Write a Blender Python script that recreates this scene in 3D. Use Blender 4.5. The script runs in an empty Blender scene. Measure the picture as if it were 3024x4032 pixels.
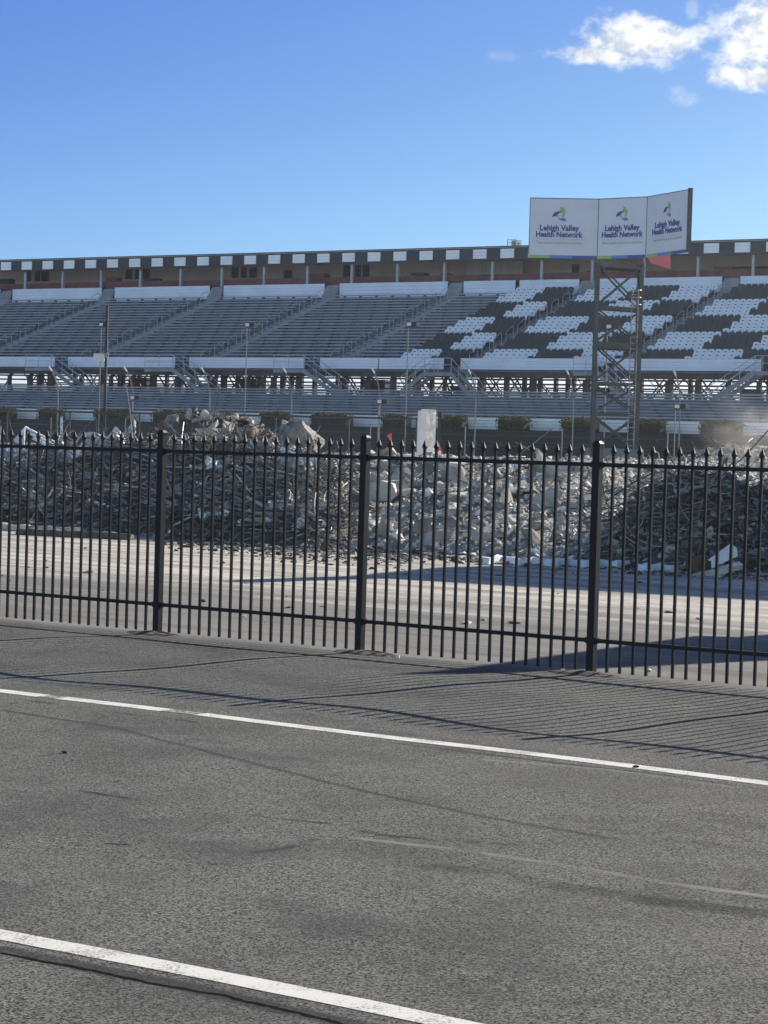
import bpy, bmesh, math, random
import numpy as np
from mathutils import Vector, Matrix, noise
R = math.radians
random.seed(7); rng = np.random.default_rng(7)
C = bpy.context.scene.collection
SC = bpy.context.scene

# ---------------------------------------------------------------- camera
H = 1.827; FPX = 8970.0; PHI = 0.030; PIT = math.atan(231/FPX)
F = Vector((0, math.cos(PIT), -math.sin(PIT))); U0 = Vector((0, math.sin(PIT), math.cos(PIT))); R0 = Vector((1, 0, 0))
RV = R0*math.cos(PHI)+U0*math.sin(PHI); UV = U0*math.cos(PHI)-R0*math.sin(PHI)
CAM = Vector((0, 0, H))
cd = bpy.data.cameras.new('camera'); cam = bpy.data.objects.new('camera', cd); C.objects.link(cam); SC.camera = cam
cd.sensor_fit = 'VERTICAL'; cd.sensor_height = 24.0; cd.sensor_width = 18.0; cd.lens = FPX/4032*24.0
cd.clip_start = 0.1; cd.clip_end = 20000
m3 = Matrix((RV, UV, -F)).transposed()
cam.matrix_world = Matrix.Translation(CAM) @ m3.to_4x4()

# ---------------------------------------------------------------- world, sun, exposure
SUN_AZ, SUN_EL = R(41.1), R(24.6)
w = bpy.data.worlds.new('World'); SC.world = w; w.use_nodes = True
nt = w.node_tree; nt.nodes.clear()
def N(nt, t, **k):
    n = nt.nodes.new(t)
    for a, b in k.items(): setattr(n, a, b)
    return n
def MATH(nt, op, a, b=None, clamp=False):
    n = N(nt, 'ShaderNodeMath', operation=op); n.use_clamp = clamp
    for i, v in enumerate((a, b)):
        if v is None: continue
        if isinstance(v, (int, float)): n.inputs[i].default_value = v
        else: nt.links.new(v, n.inputs[i])
    return n.outputs[0]
def MAPR(nt, v, a, b, c=0, d=1, smooth=True):
    n = N(nt, 'ShaderNodeMapRange'); n.interpolation_type = 'SMOOTHSTEP' if smooth else 'LINEAR'
    nt.links.new(v, n.inputs[0])
    for i, x in zip((1, 2, 3, 4), (a, b, c, d)): n.inputs[i].default_value = x
    return n.outputs[0]
def MIX(nt, f, a, b):
    n = N(nt, 'ShaderNodeMix', data_type='RGBA')
    if isinstance(f, (int, float)): n.inputs[0].default_value = f
    else: nt.links.new(f, n.inputs[0])
    for i, v in ((6, a), (7, b)):
        if isinstance(v, tuple): n.inputs[i].default_value = (*v[:3], 1)
        else: nt.links.new(v, n.inputs[i])
    return n.outputs[2]
sky = N(nt, 'ShaderNodeTexSky', sky_type='NISHITA'); sky.sun_disc = False
sky.sun_elevation = SUN_EL; sky.sun_rotation = SUN_AZ
sky.air_density = 1.0; sky.dust_density = 0.25; sky.ozone_density = 2.6; sky.altitude = 400
tc = N(nt, 'ShaderNodeTexCoord'); sep = N(nt, 'ShaderNodeSeparateXYZ'); nt.links.new(tc.outputs['Generated'], sep.inputs[0])
AZ = MATH(nt, 'ARCTAN2', sep.outputs[0], sep.outputs[1]); EL = MATH(nt, 'ARCSINE', sep.outputs[2])
def pdir(x, y):
    d = (F + RV*(x-1512)/FPX - UV*(y-2016)/FPX).normalized()
    return math.atan2(d.x, d.y), math.asin(d.z)
comb = N(nt, 'ShaderNodeCombineXYZ'); nt.links.new(AZ, comb.inputs[0]); nt.links.new(MATH(nt, 'MULTIPLY', EL, 1.35), comb.inputs[1])
def NOI(nt, vec, scale, detail=6, rough=.55, dist=0., off=None):
    n = N(nt, 'ShaderNodeTexNoise'); n.inputs['Scale'].default_value = scale; n.inputs['Detail'].default_value = detail
    n.inputs['Roughness'].default_value = rough; n.inputs['Distortion'].default_value = dist
    if off:
        a = N(nt, 'ShaderNodeVectorMath', operation='ADD'); nt.links.new(vec, a.inputs[0]); a.inputs[1].default_value = off; vec = a.outputs[0]
    nt.links.new(vec, n.inputs['Vector']); return n.outputs['Fac']
n1 = NOI(nt, comb.outputs[0], 55, 8, .55, .3); n2 = NOI(nt, comb.outputs[0], 120, 6, .6, .2, (3.1, 1.7, 0))
tot = None
# x, y, half width, half height (directions of the clouds seen), opacity
for (cx, cy, hw, hh, op) in [(2480, 160, 215, 98, 1.0), (2370, 215, 190, 40, 1.0), (2620, 160, 150, 70, 1.0), (2530, 105, 130, 50, .95), (2755, 125, 50, 30, .75),
                             (3060, 130, 265, 200, 1.0), (2960, 190, 150, 70, .95), (2990, 305, 190, 55, 1.0), (2880, 300, 90, 42, .9), (2700, 388, 70, 30, .32), (2672, 360, 40, 26, .22), (1970, 222, 60, 28, .22),
                             (2725, 40, 28, 50, .25), (3400, 200, 330, 300, 1.0)]:
    a0, e0 = pdir(cx, cy)
    dx = MATH(nt, 'DIVIDE', MATH(nt, 'SUBTRACT', AZ, a0), hw/FPX); dy = MATH(nt, 'DIVIDE', MATH(nt, 'SUBTRACT', EL, e0), hh/FPX)
    q = MATH(nt, 'SQRT', MATH(nt, 'ADD', MATH(nt, 'MULTIPLY', dx, dx), MATH(nt, 'MULTIPLY', dy, dy)))
    q = MATH(nt, 'SUBTRACT', q, MATH(nt, 'MULTIPLY', MATH(nt, 'SUBTRACT', n1, .5), 1.25))
    q = MATH(nt, 'SUBTRACT', q, MATH(nt, 'MULTIPLY', MATH(nt, 'SUBTRACT', n2, .5), 1.15))
    m = MAPR(nt, q, 1.2, .35, 0, op)
    tot = m if tot is None else MATH(nt, 'MAXIMUM', tot, m)
cloudcol = MIX(nt, MAPR(nt, MATH(nt, 'ADD', MATH(nt, 'MULTIPLY', n2, .6), MATH(nt, 'MULTIPLY', n1, .4)), .40, .56), (2.8, 3.0, 3.3), (4.3, 4.3, 4.25))
# sky ahead graded darker; rear sky kept brighter as added fill on the stands
ss = N(nt, 'ShaderNodeSeparateColor'); nt.links.new(sky.outputs[0], ss.inputs[0]); sc_ = N(nt, 'ShaderNodeCombineColor')
for i, (ga, gb) in enumerate(((.325, 1.7), (.345, 1.55), (.433, .6))):
    v = MATH(nt, 'MULTIPLY', MATH(nt, 'POWER', MATH(nt, 'MULTIPLY', ss.outputs[i], .12), gb), ga/.12); nt.links.new(v, sc_.inputs[i])
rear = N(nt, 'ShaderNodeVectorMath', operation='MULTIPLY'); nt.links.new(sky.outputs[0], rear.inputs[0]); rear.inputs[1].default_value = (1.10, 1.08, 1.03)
rg = N(nt, 'ShaderNodeVectorMath', operation='SCALE'); nt.links.new(rear.outputs[0], rg.inputs[0]); nt.links.new(MAPR(nt, EL, R(8), R(50), .95, .30), rg.inputs['Scale'])  # overhead sky dimmed by hand to deepen shadows on the ground
lowb = N(nt, 'ShaderNodeVectorMath', operation='MULTIPLY'); nt.links.new(sc_.outputs[0], lowb.inputs[0]); lowb.inputs[1].default_value = (.97, 1.06, 1.13)
ahead = MIX(nt, MAPR(nt, EL, R(9.5), R(5)), sc_.outputs[0], lowb.outputs[0])
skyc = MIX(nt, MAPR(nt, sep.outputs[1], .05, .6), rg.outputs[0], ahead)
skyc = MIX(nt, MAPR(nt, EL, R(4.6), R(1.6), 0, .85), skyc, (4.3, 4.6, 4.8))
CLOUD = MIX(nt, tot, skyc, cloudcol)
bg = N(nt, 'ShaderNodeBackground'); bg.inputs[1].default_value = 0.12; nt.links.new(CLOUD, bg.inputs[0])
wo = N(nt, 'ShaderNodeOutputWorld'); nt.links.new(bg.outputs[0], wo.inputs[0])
sl = bpy.data.lights.new('sun', 'SUN'); sl.energy = 5.0; sl.angle = R(.33); sl.color = (1, .93, .82)
so = bpy.data.objects.new('sun', sl); C.objects.link(so)
sdir = Vector((math.sin(SUN_AZ)*math.cos(SUN_EL), math.cos(SUN_AZ)*math.cos(SUN_EL), math.sin(SUN_EL)))
so.rotation_euler = sdir.to_track_quat('Z', 'Y').to_euler(); so.location = (40, 40, 60)
SC.view_settings.view_transform = 'Standard'; SC.view_settings.look = 'None'; SC.view_settings.exposure = 0.95; SC.view_settings.gamma = 1
SC.render.resolution_x = 768; SC.render.resolution_y = 1024
SC.cycles.volume_step_rate = 1.0; SC.cycles.max_bounces = 6

# ---------------------------------------------------------------- helpers
def ray(x, y): return F + RV*((x-1512)/FPX) - UV*((y-2016)/FPX)
def gnd(x, y, z=0.0):
    d = ray(x, y); t = (z-H)/d.z; return CAM + d*t
def atY(x, y, Y):
    d = ray(x, y); return CAM + d*(Y/d.y)
TH = R(32.7); ZP = 157.8
SA = Vector((math.cos(TH), -math.sin(TH), 0)); SB = Vector((math.sin(TH), math.cos(TH), 0)); SO = Vector((0, ZP, 0))
def SP(s, D, z): return SO + SA*s + SB*D + Vector((0, 0, z))
def hit(x, y, D):
    d = ray(x, y); n = SB; t = ((SO + SB*D - CAM).dot(n))/d.dot(n); P = CAM + d*t
    return (P-SO).dot(SA), P.z
class MB:
    def __init__(s): s.v = []; s.f = []; s.m = []
    def add(s, vs, fs, mi=0):
        b = len(s.v); s.v += [tuple(v) for v in vs]; s.f += [tuple(b+i for i in f) for f in fs]; s.m += [mi]*len(fs); return s
    def hexa(s, p, mi=0):   # 8 points: bottom 4 ccw, top 4 ccw
        return s.add(p, [(3, 2, 1, 0), (4, 5, 6, 7), (0, 1, 5, 4), (1, 2, 6, 5), (2, 3, 7, 6), (3, 0, 4, 7)], mi)
    def box(s, o, ax, ay, az, mi=0):   # centre + half-axis vectors
        o, ax, ay, az = map(Vector, (o, ax, ay, az))
        return s.hexa([o-ax-ay-az, o+ax-ay-az, o+ax+ay-az, o-ax+ay-az, o-ax-ay+az, o+ax-ay+az, o+ax+ay+az, o-ax+ay+az], mi)
    def sbox(s, s0, s1, d0, d1, z0, z1, mi=0):   # box in the grandstand frame
        return s.hexa([SP(s0, d0, z0), SP(s1, d0, z0), SP(s1, d1, z0), SP(s0, d1, z0), SP(s0, d0, z1), SP(s1, d0, z1), SP(s1, d1, z1), SP(s0, d1, z1)], mi)
    def bar(s, a, b, w, h=None, mi=0, up=Vector((0, 0, 1))):
        a = Vector(a); b = Vector(b); d = (b-a)
        L = d.length
        if L < 1e-6: return s
        d.normalize(); h = h or w
        sd = d.cross(up)
        if sd.length < 1e-3: sd = d.cross(Vector((.8, -.6, 0)))
        sd.normalize(); u = sd.cross(d).normalized()
        return s.box((a+b)/2, d*L/2, sd*w/2, u*h/2, mi)
    def tube(s, pts, r, n=6, mi=0, caps=True):
        pts = [Vector(p) for p in pts]; rr = r if isinstance(r, (list, tuple)) else [r]*len(pts)
        b = len(s.v)
        for i, p in enumerate(pts):
            d = (pts[min(i+1, len(pts)-1)] - pts[max(i-1, 0)]).normalized()
            x = d.cross(Vector((.31, .17, .93)))
            if x.length < .05: x = d.cross(Vector((1, 0, 0)))
            x.normalize(); y = d.cross(x)
            for k in range(n):
                a = 2*math.pi*k/n; s.v.append(tuple(p + (x*math.cos(a)+y*math.sin(a))*rr[i]))
        for i in range(len(pts)-1):
            for k in range(n):
                s.f.append((b+i*n+k, b+i*n+(k+1) % n, b+(i+1)*n+(k+1) % n, b+(i+1)*n+k)); s.m.append(mi)
        if caps:
            s.f.append(tuple(b+k for k in range(n))[::-1]); s.m.append(mi)
            s.f.append(tuple(b+(len(pts)-1)*n+k for k in range(n))); s.m.append(mi)
        return s
    def mesh(s, name, mats, smooth=False):
        me = bpy.data.meshes.new(name); me.from_pydata(s.v, [], s.f)
        for m in (mats if isinstance(mats, (list, tuple)) else [mats]): me.materials.append(m)
        if len(me.polygons) == len(s.m): me.polygons.foreach_set('material_index', s.m)
        if smooth: me.polygons.foreach_set('use_smooth', [True]*len(me.polygons))
        me.update(); return me
    def build(s, name, mats, parent=None, smooth=False):
        return link(name, s.mesh(name, mats, smooth), parent)
def link(name, me, parent=None):
    o = bpy.data.objects.new(name, me); C.objects.link(o)
    if parent is not None:
        o.parent = parent
        o.matrix_parent_inverse = parent.matrix_world.inverted() if parent.type == 'EMPTY' and parent.parent is None else Matrix()
    return o
def tag(o, label=None, cat=None, group=None, kind=None):
    if label: o['label'] = label
    if cat: o['category'] = cat
    if group: o['group'] = group
    if kind: o['kind'] = kind
    return o
def empty(name, loc, label, cat, group=None):
    o = bpy.data.objects.new(name, None); C.objects.link(o); o.location = loc; o.empty_display_size = .3
    o.matrix_world = Matrix.Translation(Vector(loc)); return tag(o, label, cat, group)
def copy_tree(o, parent=None):
    c = o.copy(); C.objects.link(c)
    if parent is not None: c.parent = parent
    for ch in list(o.children): copy_tree(ch, c)
    return c

# ---------------------------------------------------------------- materials
def mat(name, col, rough=.7, var=.0, scale=3., col2=None, bump=0., bscale=None, metal=0., spec=.3, stretch=None, detail=5):
    m = bpy.data.materials.new(name); m.use_nodes = True; t = m.node_tree
    b = t.nodes['Principled BSDF']; b.inputs['Roughness'].default_value = rough; b.inputs['Metallic'].default_value = metal
    b.inputs['Specular IOR Level'].default_value = spec
    geo = N(t, 'ShaderNodeNewGeometry'); P = geo.outputs['Position']
    if stretch:
        mp = N(t, 'ShaderNodeMapping'); mp.inputs['Scale'].default_value = stretch; t.links.new(P, mp.inputs[0]); P = mp.outputs[0]
    if var or col2:
        nz = NOI(t, P, scale, detail, .6)
        c2 = col2 or tuple(c*(1-var) for c in col)
        c1 = col if col2 else tuple(min(1, c*(1+var)) for c in col)
        t.links.new(MIX(t, MAPR(t, nz, .36, .64), c1, c2), b.inputs['Base Color'])
    else: b.inputs['Base Color'].default_value = (*col, 1)
    if bump:
        nb = NOI(t, P, bscale or scale*3, 6, .6); bp = N(t, 'ShaderNodeBump'); bp.inputs['Strength'].default_value = 1; bp.inputs['Distance'].default_value = bump
        t.links.new(nb, bp.inputs['Height']); t.links.new(bp.outputs[0], b.inputs['Normal'])
    return m
M = {}
M['fence'] = mat('black_fence_paint', (.0035, .004, .008), .55, .2, 9, spec=.25)
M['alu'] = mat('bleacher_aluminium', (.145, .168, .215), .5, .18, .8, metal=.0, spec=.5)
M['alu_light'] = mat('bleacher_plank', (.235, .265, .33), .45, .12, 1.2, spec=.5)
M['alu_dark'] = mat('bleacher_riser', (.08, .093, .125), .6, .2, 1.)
M['bracket'] = mat('bleacher_bracket', (.05, .055, .065), .7)
M['parapet'] = mat('parapet_white', (.64, .71, .84), .5, .05, .7)
M['stair'] = mat('stair_grey', (.22, .24, .27), .6, .15, 2)
M['rail'] = mat('galvanised_rail', (.36, .39, .43), .4, .1, 3)
M['seat_w'] = mat('white_seat_plastic', (.7, .74, .82), .45, .05, 1)
M['seat_d'] = mat('dark_seat_plastic', (.020, .026, .033), .5, .15, 1)
M['steel'] = mat('brown_structural_steel', (.045, .036, .038), .6, .3, 1.2)
M['fascia'] = mat('dark_fascia', (.028, .030, .038), .6, .1, .6)
M['fasw'] = mat('white_fascia_square', (.82, .85, .88), .5, .04, 1)
M['farpost'] = mat('grey_post_paint', (.22, .23, .22), .5, .1, 3)
M['cable'] = mat('thin_dark_cable', (.06, .065, .07), .6)
M['trim'] = mat('dark_red_trim', (.08, .02, .03), .6)
M['backwall'] = mat('beige_concourse_wall', (.74, .67, .59), .8, .06, .5)
M['backwall2'] = mat('pale_corrugated_wall', (.45, .47, .46), .7, .08, 3, stretch=(1, 1, .05))
M['red'] = mat('dull_red_paint', (.15, .045, .045), .7, .25, 1.)
M['redbanner'] = mat('red_banner', (.75, .14, .16), .6, .05, 1)
M['dark'] = mat('dark_opening', (.025, .028, .035), .8)
M['roof'] = mat('roof_sheet', (.3, .31, .33), .6, .1, 1)
M['screen'] = mat('dark_green_windscreen', (.014, .021, .023), .85, .25, .7, stretch=(1, 1, 5))
M['wallwhite'] = mat('white_concrete_wall', (.6, .62, .64), .7, .1, 2)
M['conc'] = mat('broken_concrete', (.44, .41, .365), .9, .25, 1.6, bump=.03, bscale=7)
M['conc_pale'] = mat('pale_concrete', (.82, .78, .70), .9, .15, 2.2, bump=.02, bscale=9)  # pale pieces, with albedo raised further to stand in for sunlit glints
M['conc_dark'] = mat('dark_concrete', (.24, .225, .20), .9, .3, 2.2, bump=.03, bscale=7)
M['rub_b'] = mat('pale_rubble', (.33, .305, .265), .95, .5, 2.4, bump=.06, bscale=6)
M['rub_a'] = mat('dark_tangled_debris', (.12, .108, .092), .95, .5, 3., bump=.06, bscale=6)
M['soil'] = mat('dark_soil', (.085, .075, .062), .95, .4, 2., bump=.05, bscale=8)
M['brown'] = mat('brown_rock', (.20, .145, .112), .9, .0, 1.1, col2=(.075, .058, .052), bump=.05, bscale=5)
M['rust'] = mat('rusty_metal', (.12, .095, .078), .7, .4, 6)
M['darkmetal'] = mat('dark_scrap_metal', (.085, .088, .092), .5, .4, 5)
M['greymetal'] = mat('grey_scrap_metal', (.28, .28, .275), .45, .4, 5)
M['timber'] = mat('pale_timber', (.52, .46, .36), .8, .25, 5)
M['sheet'] = mat('white_sheet_metal', (.68, .71, .76), .4, .12, 3)
M['tarp'] = mat('dirty_pale_sheeting', (.85, .83, .78), .8, .0, 3., col2=(.42, .43, .42), bump=.05, bscale=4)
M['orange'] = mat('orange_plastic', (.68, .13, .07), .5)
M['pillar'] = mat('rough_pillar_concrete', (.85, .8, .72), .9, .2, 5, bump=.04, bscale=9)
M['pillar_face'] = mat('smooth_pillar_concrete', (.74, .71, .72), .8, .06, 3)
M['tower'] = mat('dark_tower_steel', (.055, .058, .06), .6, .2, 2)
M['board'] = mat('white_billboard_face', (.50, .54, .63), .5, .03, 1)
M['navy'] = mat('navy_lettering', (.05, .07, .24), .5)
M['grey'] = mat('grey_tagline', (.42, .45, .5), .5)
M['blue'] = mat('blue_emblem', (.07, .20, .47), .5)
M['green'] = mat('green_emblem', (.25, .38, .12), .5)
M['base'] = mat('painted_plinth', (.13, .155, .18), .8, .1, 1)
M['wood'] = mat('dark_pole', (.05, .047, .047), .85, .3, 6)
M['whiteplastic'] = mat('white_fixture', (.6, .6, .58), .5)
M['tan'] = mat('brown_crate_wood', (.11, .075, .05), .9, .3, 5)
M['hill'] = mat('winter_woodland', (.085, .08, .065), 1., .35, .03)

# ---------------------------------------------------------------- ground (one sheet)
TF = R(35.2); FA = Vector((math.cos(TF), -math.sin(TF), 0)); FB = Vector((math.sin(TF), math.cos(TF), 0)); FO = Vector((0, 20.69, 0))
def FP(s, d, z=0.): return FO + FA*s + FB*d + Vector((0, 0, z))
def sstep(a, b, x):
    t = max(0., min(1., (x-a)/(b-a))); return t*t*(3-2*t)
def wob(x, y):
    q = Vector((x, y, 0)) - FO; d = q.dot(FB)
    wd = .42*sstep(-4.75, -3.6, d)*(1-sstep(-1.5, -.3, d))
    if wd <= 0: return 0.
    s = q.dot(FA)
    return wd*(.032*math.sin(s*1.35+d*.55+.8)+.02*math.sin(s*2.9-d*1.1+2.)+.012*math.sin(d*3.1+s*.6))
def axis(lo, hi, a, b, st, g=1.35):
    v = list(np.arange(a, b+1e-6, st)); s = st; x = v[-1]
    while x < hi: s *= g; x += s; v.append(x)
    s = st; x = a; pre = []
    while x > lo: s *= g; x -= s; pre.append(x)
    return pre[::-1]+v
xs = axis(-2450, 2450, -5.5, 7., .11); ys = axis(-60, 2450, 11.5, 24, .11)
vv = [(x, y, wob(x, y)) for y in ys for x in xs]; nx = len(xs)
ff = [(j*nx+i, j*nx+i+1, (j+1)*nx+i+1, (j+1)*nx+i) for j in range(len(ys)-1) for i in range(nx-1)]
gm = bpy.data.materials.new('ground_surface'); gm.use_nodes = True; t = gm.node_tree; b = t.nodes['Principled BSDF']
b.inputs['Roughness'].default_value = 1.; b.inputs['Specular IOR Level'].default_value = .04
geo = N(t, 'ShaderNodeNewGeometry'); POS = geo.outputs['Position']; sp = N(t, 'ShaderNodeSeparateXYZ'); t.links.new(POS, sp.inputs[0])
PX, PY = sp.outputs[0], sp.outputs[1]
def lin(t, ax, ay, c):   # ax*X + ay*Y + c
    return MATH(t, 'ADD', MATH(t, 'ADD', MATH(t, 'MULTIPLY', PX, ax), MATH(t, 'MULTIPLY', PY, ay)), c)
dF = lin(t, FB.x, FB.y, -FO.y*FB.y); sF = lin(t, FA.x, FA.y, -FO.y*FA.y)
cf = N(t, 'ShaderNodeCombineXYZ'); t.links.new(sF, cf.inputs[0]); t.links.new(dF, cf.inputs[1]); FV = cf.outputs[0]
mp = N(t, 'ShaderNodeMapping'); mp.inputs['Scale'].default_value = (.12, 1., 1); t.links.new(FV, mp.inputs[0]); FS = mp.outputs[0]
grain = NOI(t, POS, 100, 2.5, .6); grain2 = NOI(t, POS, 66, 3, .7, 0, (4, 2, 0)); patch = NOI(t, POS, .9, 5, .6); streak = NOI(t, FS, 1.3, 5, .6); streak2 = NOI(t, FS, 1.6, 6, .7, 0, (7, 3, 0))
vor = N(t, 'ShaderNodeTexVoronoi'); vor.inputs['Scale'].default_value = 135; t.links.new(POS, vor.inputs['Vector'])
vs_ = N(t, 'ShaderNodeSeparateColor'); t.links.new(vor.outputs['Color'], vs_.inputs[0])
stone = MATH(t, 'ADD', MATH(t, 'MULTIPLY', vs_.outputs[0], .62), MATH(t, 'MULTIPLY', grain, .5))
asph = MIX(t, MAPR(t, stone, .28, .86, smooth=False), (.011, .011, .0108), (.245, .245, .222))
asph = MIX(t, MATH(t, 'MULTIPLY', MAPR(t, grain2, .47, .33), .75), asph, (.012, .012, .011))
asph = MIX(t, MATH(t, 'MULTIPLY', MAPR(t, grain2, .58, .72), .6), asph, (.30, .29, .265))
asph = MIX(t, MATH(t, 'MULTIPLY', MAPR(t, patch, .40, .68), .42), asph, (.045, .045, .044))
asph = MIX(t, MATH(t, 'MULTIPLY', MAPR(t, streak, .45, .75), .25), asph, (.15, .147, .137))
dusty = MIX(t, MAPR(t, grain, .3, .7), (.14, .137, .124), (.29, .28, .25))
dusty = MIX(t, MATH(t, 'MULTIPLY', MAPR(t, streak2, .42, .62), .65), dusty, (.115, .112, .104))
grain3 = NOI(t, FS, 3.2, 5, .75, 0, (1, 9, 0))
tan = MIX(t, MAPR(t, streak2, .40, .62), (.54, .495, .43), (.28, .265, .235))
tan = MIX(t, MATH(t, 'MULTIPLY', MAPR(t, grain3, .52, .66), .7), tan, (.16, .135, .11))
sp5 = NOI(t, POS, 3.2, 6, .75, 0, (2, 8, 0))
tan = MIX(t, MATH(t, 'MULTIPLY', MAPR(t, sp5, .52, .66), .6), tan, (.17, .145, .12))
e1 = MATH(t, 'ADD', dF, MATH(t, 'MULTIPLY', MATH(t, 'SUBTRACT', streak, .5), 10))
e1 = MATH(t, 'ADD', e1, MATH(t, 'MULTIPLY', MATH(t, 'SUBTRACT', streak2, .5), 4))
gcol = MIX(t, MAPR(t, MATH(t, 'ADD', dF, MATH(t, 'MULTIPLY', MATH(t, 'SUBTRACT', patch, .5), .8)), -.35, .15), asph, dusty)
gcol = MIX(t, MAPR(t, e1, 4.5, 8.0), gcol, tan)
# features: each a list of world points; w half width; soft; colour; opacity; jitter
def seg(t, a, b2, w, soft, jit=0., jsc=3.):
    ax, ay = a; bx, by = b2; L = math.hypot(bx-ax, by-ay); dx, dy = (bx-ax)/L, (by-ay)/L
    al = lin(t, dx, dy, -(ax*dx+ay*dy)); pe = lin(t, -dy, dx, ax*dy-ay*dx)
    if jit:
        pe = MATH(t, 'ADD', pe, MATH(t, 'MULTIPLY', MATH(t, 'SUBTRACT', NOI(t, POS, jsc, 4, .65), .5), jit*2))
    pe = MATH(t, 'ABSOLUTE', pe)
    over = MATH(t, 'MAXIMUM', MATH(t, 'SUBTRACT', MATH(t, 'ABSOLUTE', MATH(t, 'SUBTRACT', al, L/2)), L/2), 0)
    d = MATH(t, 'ADD', pe, over)
    return MAPR(t, d, w+soft, max(0, w-soft*.3))
def feature(pix, w, soft, col, op, jit=0., jsc=3., brk=None):
    global gcol
    if w < .02: w *= 1.9; soft *= 1.5
    P = [gnd(*p) for p in pix]; P = [(p.x, p.y) for p in P]; f = None
    for a, c in zip(P[:-1], P[1:]):
        q = seg(t, a, c, w, soft, jit, jsc); f = q if f is None else MATH(t, 'MAXIMUM', f, q)
    if brk: f = MATH(t, 'MULTIPLY', f, MAPR(t, NOI(t, POS, brk, 4, .6, 0, (5, 5, 0)), .38, .62))
    gcol = MIX(t, MATH(t, 'MULTIPLY', f, op), gcol, col)
DK = (.022, .022, .022)
feature([(0, 3738), (750, 3890), (1500, 4060)], .045, .03, (.034, .034, .036), .75, .03, 5)
feature([(0, 3752), (300, 3810), (600, 3872), (900, 3925), (1300, 4020), (1500, 4075)], .0065, .003, (.002, .002, .002), 1., .03, 9)
feature([(0, 2795), (450, 2865), (820, 2960), (1250, 3070), (1500, 3130), (1950, 3225), (2400, 3300)], .010, .02, DK, .55, .03, 3)
feature([(300, 2850), (620, 2880), (900, 2965), (1200, 3010)], .16, .12, (.06, .06, .06), .5, .08, 1, 2.2)
feature([(1700, 3415), (1900, 3435), (2200, 3490), (2560, 3545), (3024, 3600)], .07, .06, DK, .6, .02, 1, 1.2)
feature([(2350, 3260), (2700, 3310), (3024, 3370)], .05, .05, DK, .5, .02, 1, 1.2)
feature([(1400, 3300), (1850, 3350), (2300, 3420), (2650, 3480), (3024, 3530)], .012, .015, (.24, .235, .215), .8, .015, 1, .9)
feature([(1500, 3290), (1800, 3310), (2060, 3330)], .012, .01, DK, .8, .045, 5, 4.)
feature([(1000, 3210), (1300, 3245), (1560, 3300)], .012, .012, DK, .7, .045, 5, 4.)
feature([(270, 3105), (420, 3130), (540, 3148)], .010, .01, DK, .9, .045, 5, 4.)
feature([(980, 3355), (1130, 3340), (1250, 3305)], .010, .01, DK, .7, .045, 5, 4.)
feature([(420, 3322), (500, 3326)], .008, .006, DK, .9)
feature([(120, 2985), (260, 2965)], .010, .008, DK, .8, .045, 5, 4.)
feature([(130, 2760), (320, 2787)], .014, .012, DK, .8, .045, 5, 4.)
feature([(420, 2800), (560, 2820), (700, 2830), (790, 2850)], .012, .012, DK, .6, .045, 5, 4.)
feature([(1460, 2915), (1800, 2955), (2200, 3005), (2600, 3050), (3024, 3110)], .012, .012, DK, .7, .02, 1, 1.)
feature([(1900, 2990), (2400, 3030), (2900, 3100)], .010, .012, (.2, .2, .185), .6, .02, 1, 1.)
feature([(1000, 2790), (1400, 2868), (1800, 2935), (2100, 2965)], .14, .1, (.055, .055, .055), .45, .05, 1, 2.2)
feature([(0, 3080), (500, 3190), (1000, 3330)], .25, .25, (.055, .055, .055), .35, .1, 1, 2.2)
feature([(900, 3560), (1500, 3700), (2200, 3900)], .22, .2, (.05, .05, .05), .35, .1, 1, 2.2)
feature([(2450, 3150), (3024, 3260)], .10, .1, DK, .3, .05, 1, 1.)
t.links.new(gcol, b.inputs['Base Color'])
GM = MB(); GM.v = vv; GM.f = ff; GM.m = [0]*len(ff)
tag(GM.build('ground', gm, smooth=True), kind='structure')

# painted lines, 4 mm sheets following the ground
lm = bpy.data.materials.new('worn_white_road_paint'); lm.use_nodes = True; t2 = lm.node_tree; b2 = t2.nodes['Principled BSDF']; b2.inputs['Roughness'].default_value = .9; b2.inputs['Specular IOR Level'].default_value = .1
g2 = N(t2, 'ShaderNodeNewGeometry'); a1 = NOI(t2, g2.outputs['Position'], 75, 2, .6); a2 = NOI(t2, g2.outputs['Position'], 4, 4, .6)
t2.links.new(MIX(t2, MATH(t2, 'MULTIPLY', MAPR(t2, MATH(t2, 'ADD', MATH(t2, 'MULTIPLY', a1, .6), MATH(t2, 'MULTIPLY', a2, .5)), .55, .68), .8), (.62, .60, .545), (.16, .155, .14)), b2.inputs['Base Color'])
lm2 = lm.copy(); lm2.name = 'faded_white_road_paint'
def stripe(pix, w, name, m):
    P = [gnd(*p) for p in pix]; out = MB(); L = []
    for a, c in zip(P[:-1], P[1:]):
        k = max(1, int((c-a).length/.12)); L += [a.lerp(c, i/k) for i in range(k)]
    L.append(P[-1]); vs = []
    for i, p in enumerate(L):
        d = (L[min(i+1, len(L)-1)]-L[max(i-1, 0)]).normalized(); n = Vector((-d.y, d.x, 0))
        jl = w/2 + .006*noise.noise(p*7); jr = w/2 + .006*noise.noise(p*7+Vector((9, 0, 0)))
        for q in (p+n*jl, p-n*jr): vs.append((q.x, q.y, wob(q.x, q.y)+.002))
    out.add(vs, [(2*i+1, 2*i+3, 2*i+2, 2*i) for i in range(len(L)-1)])
    return tag(out.build(name, m), kind='structure')
stripe([(-300, 3622), (0, 3681), (750, 3823), (1512, 3975), (2100, 4100)], .135, 'painted_line', lm)
far = [(-500, 2662), (0, 2720), (172, 2741)]
stripe(far, .165, 'painted_line', lm2)
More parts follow.
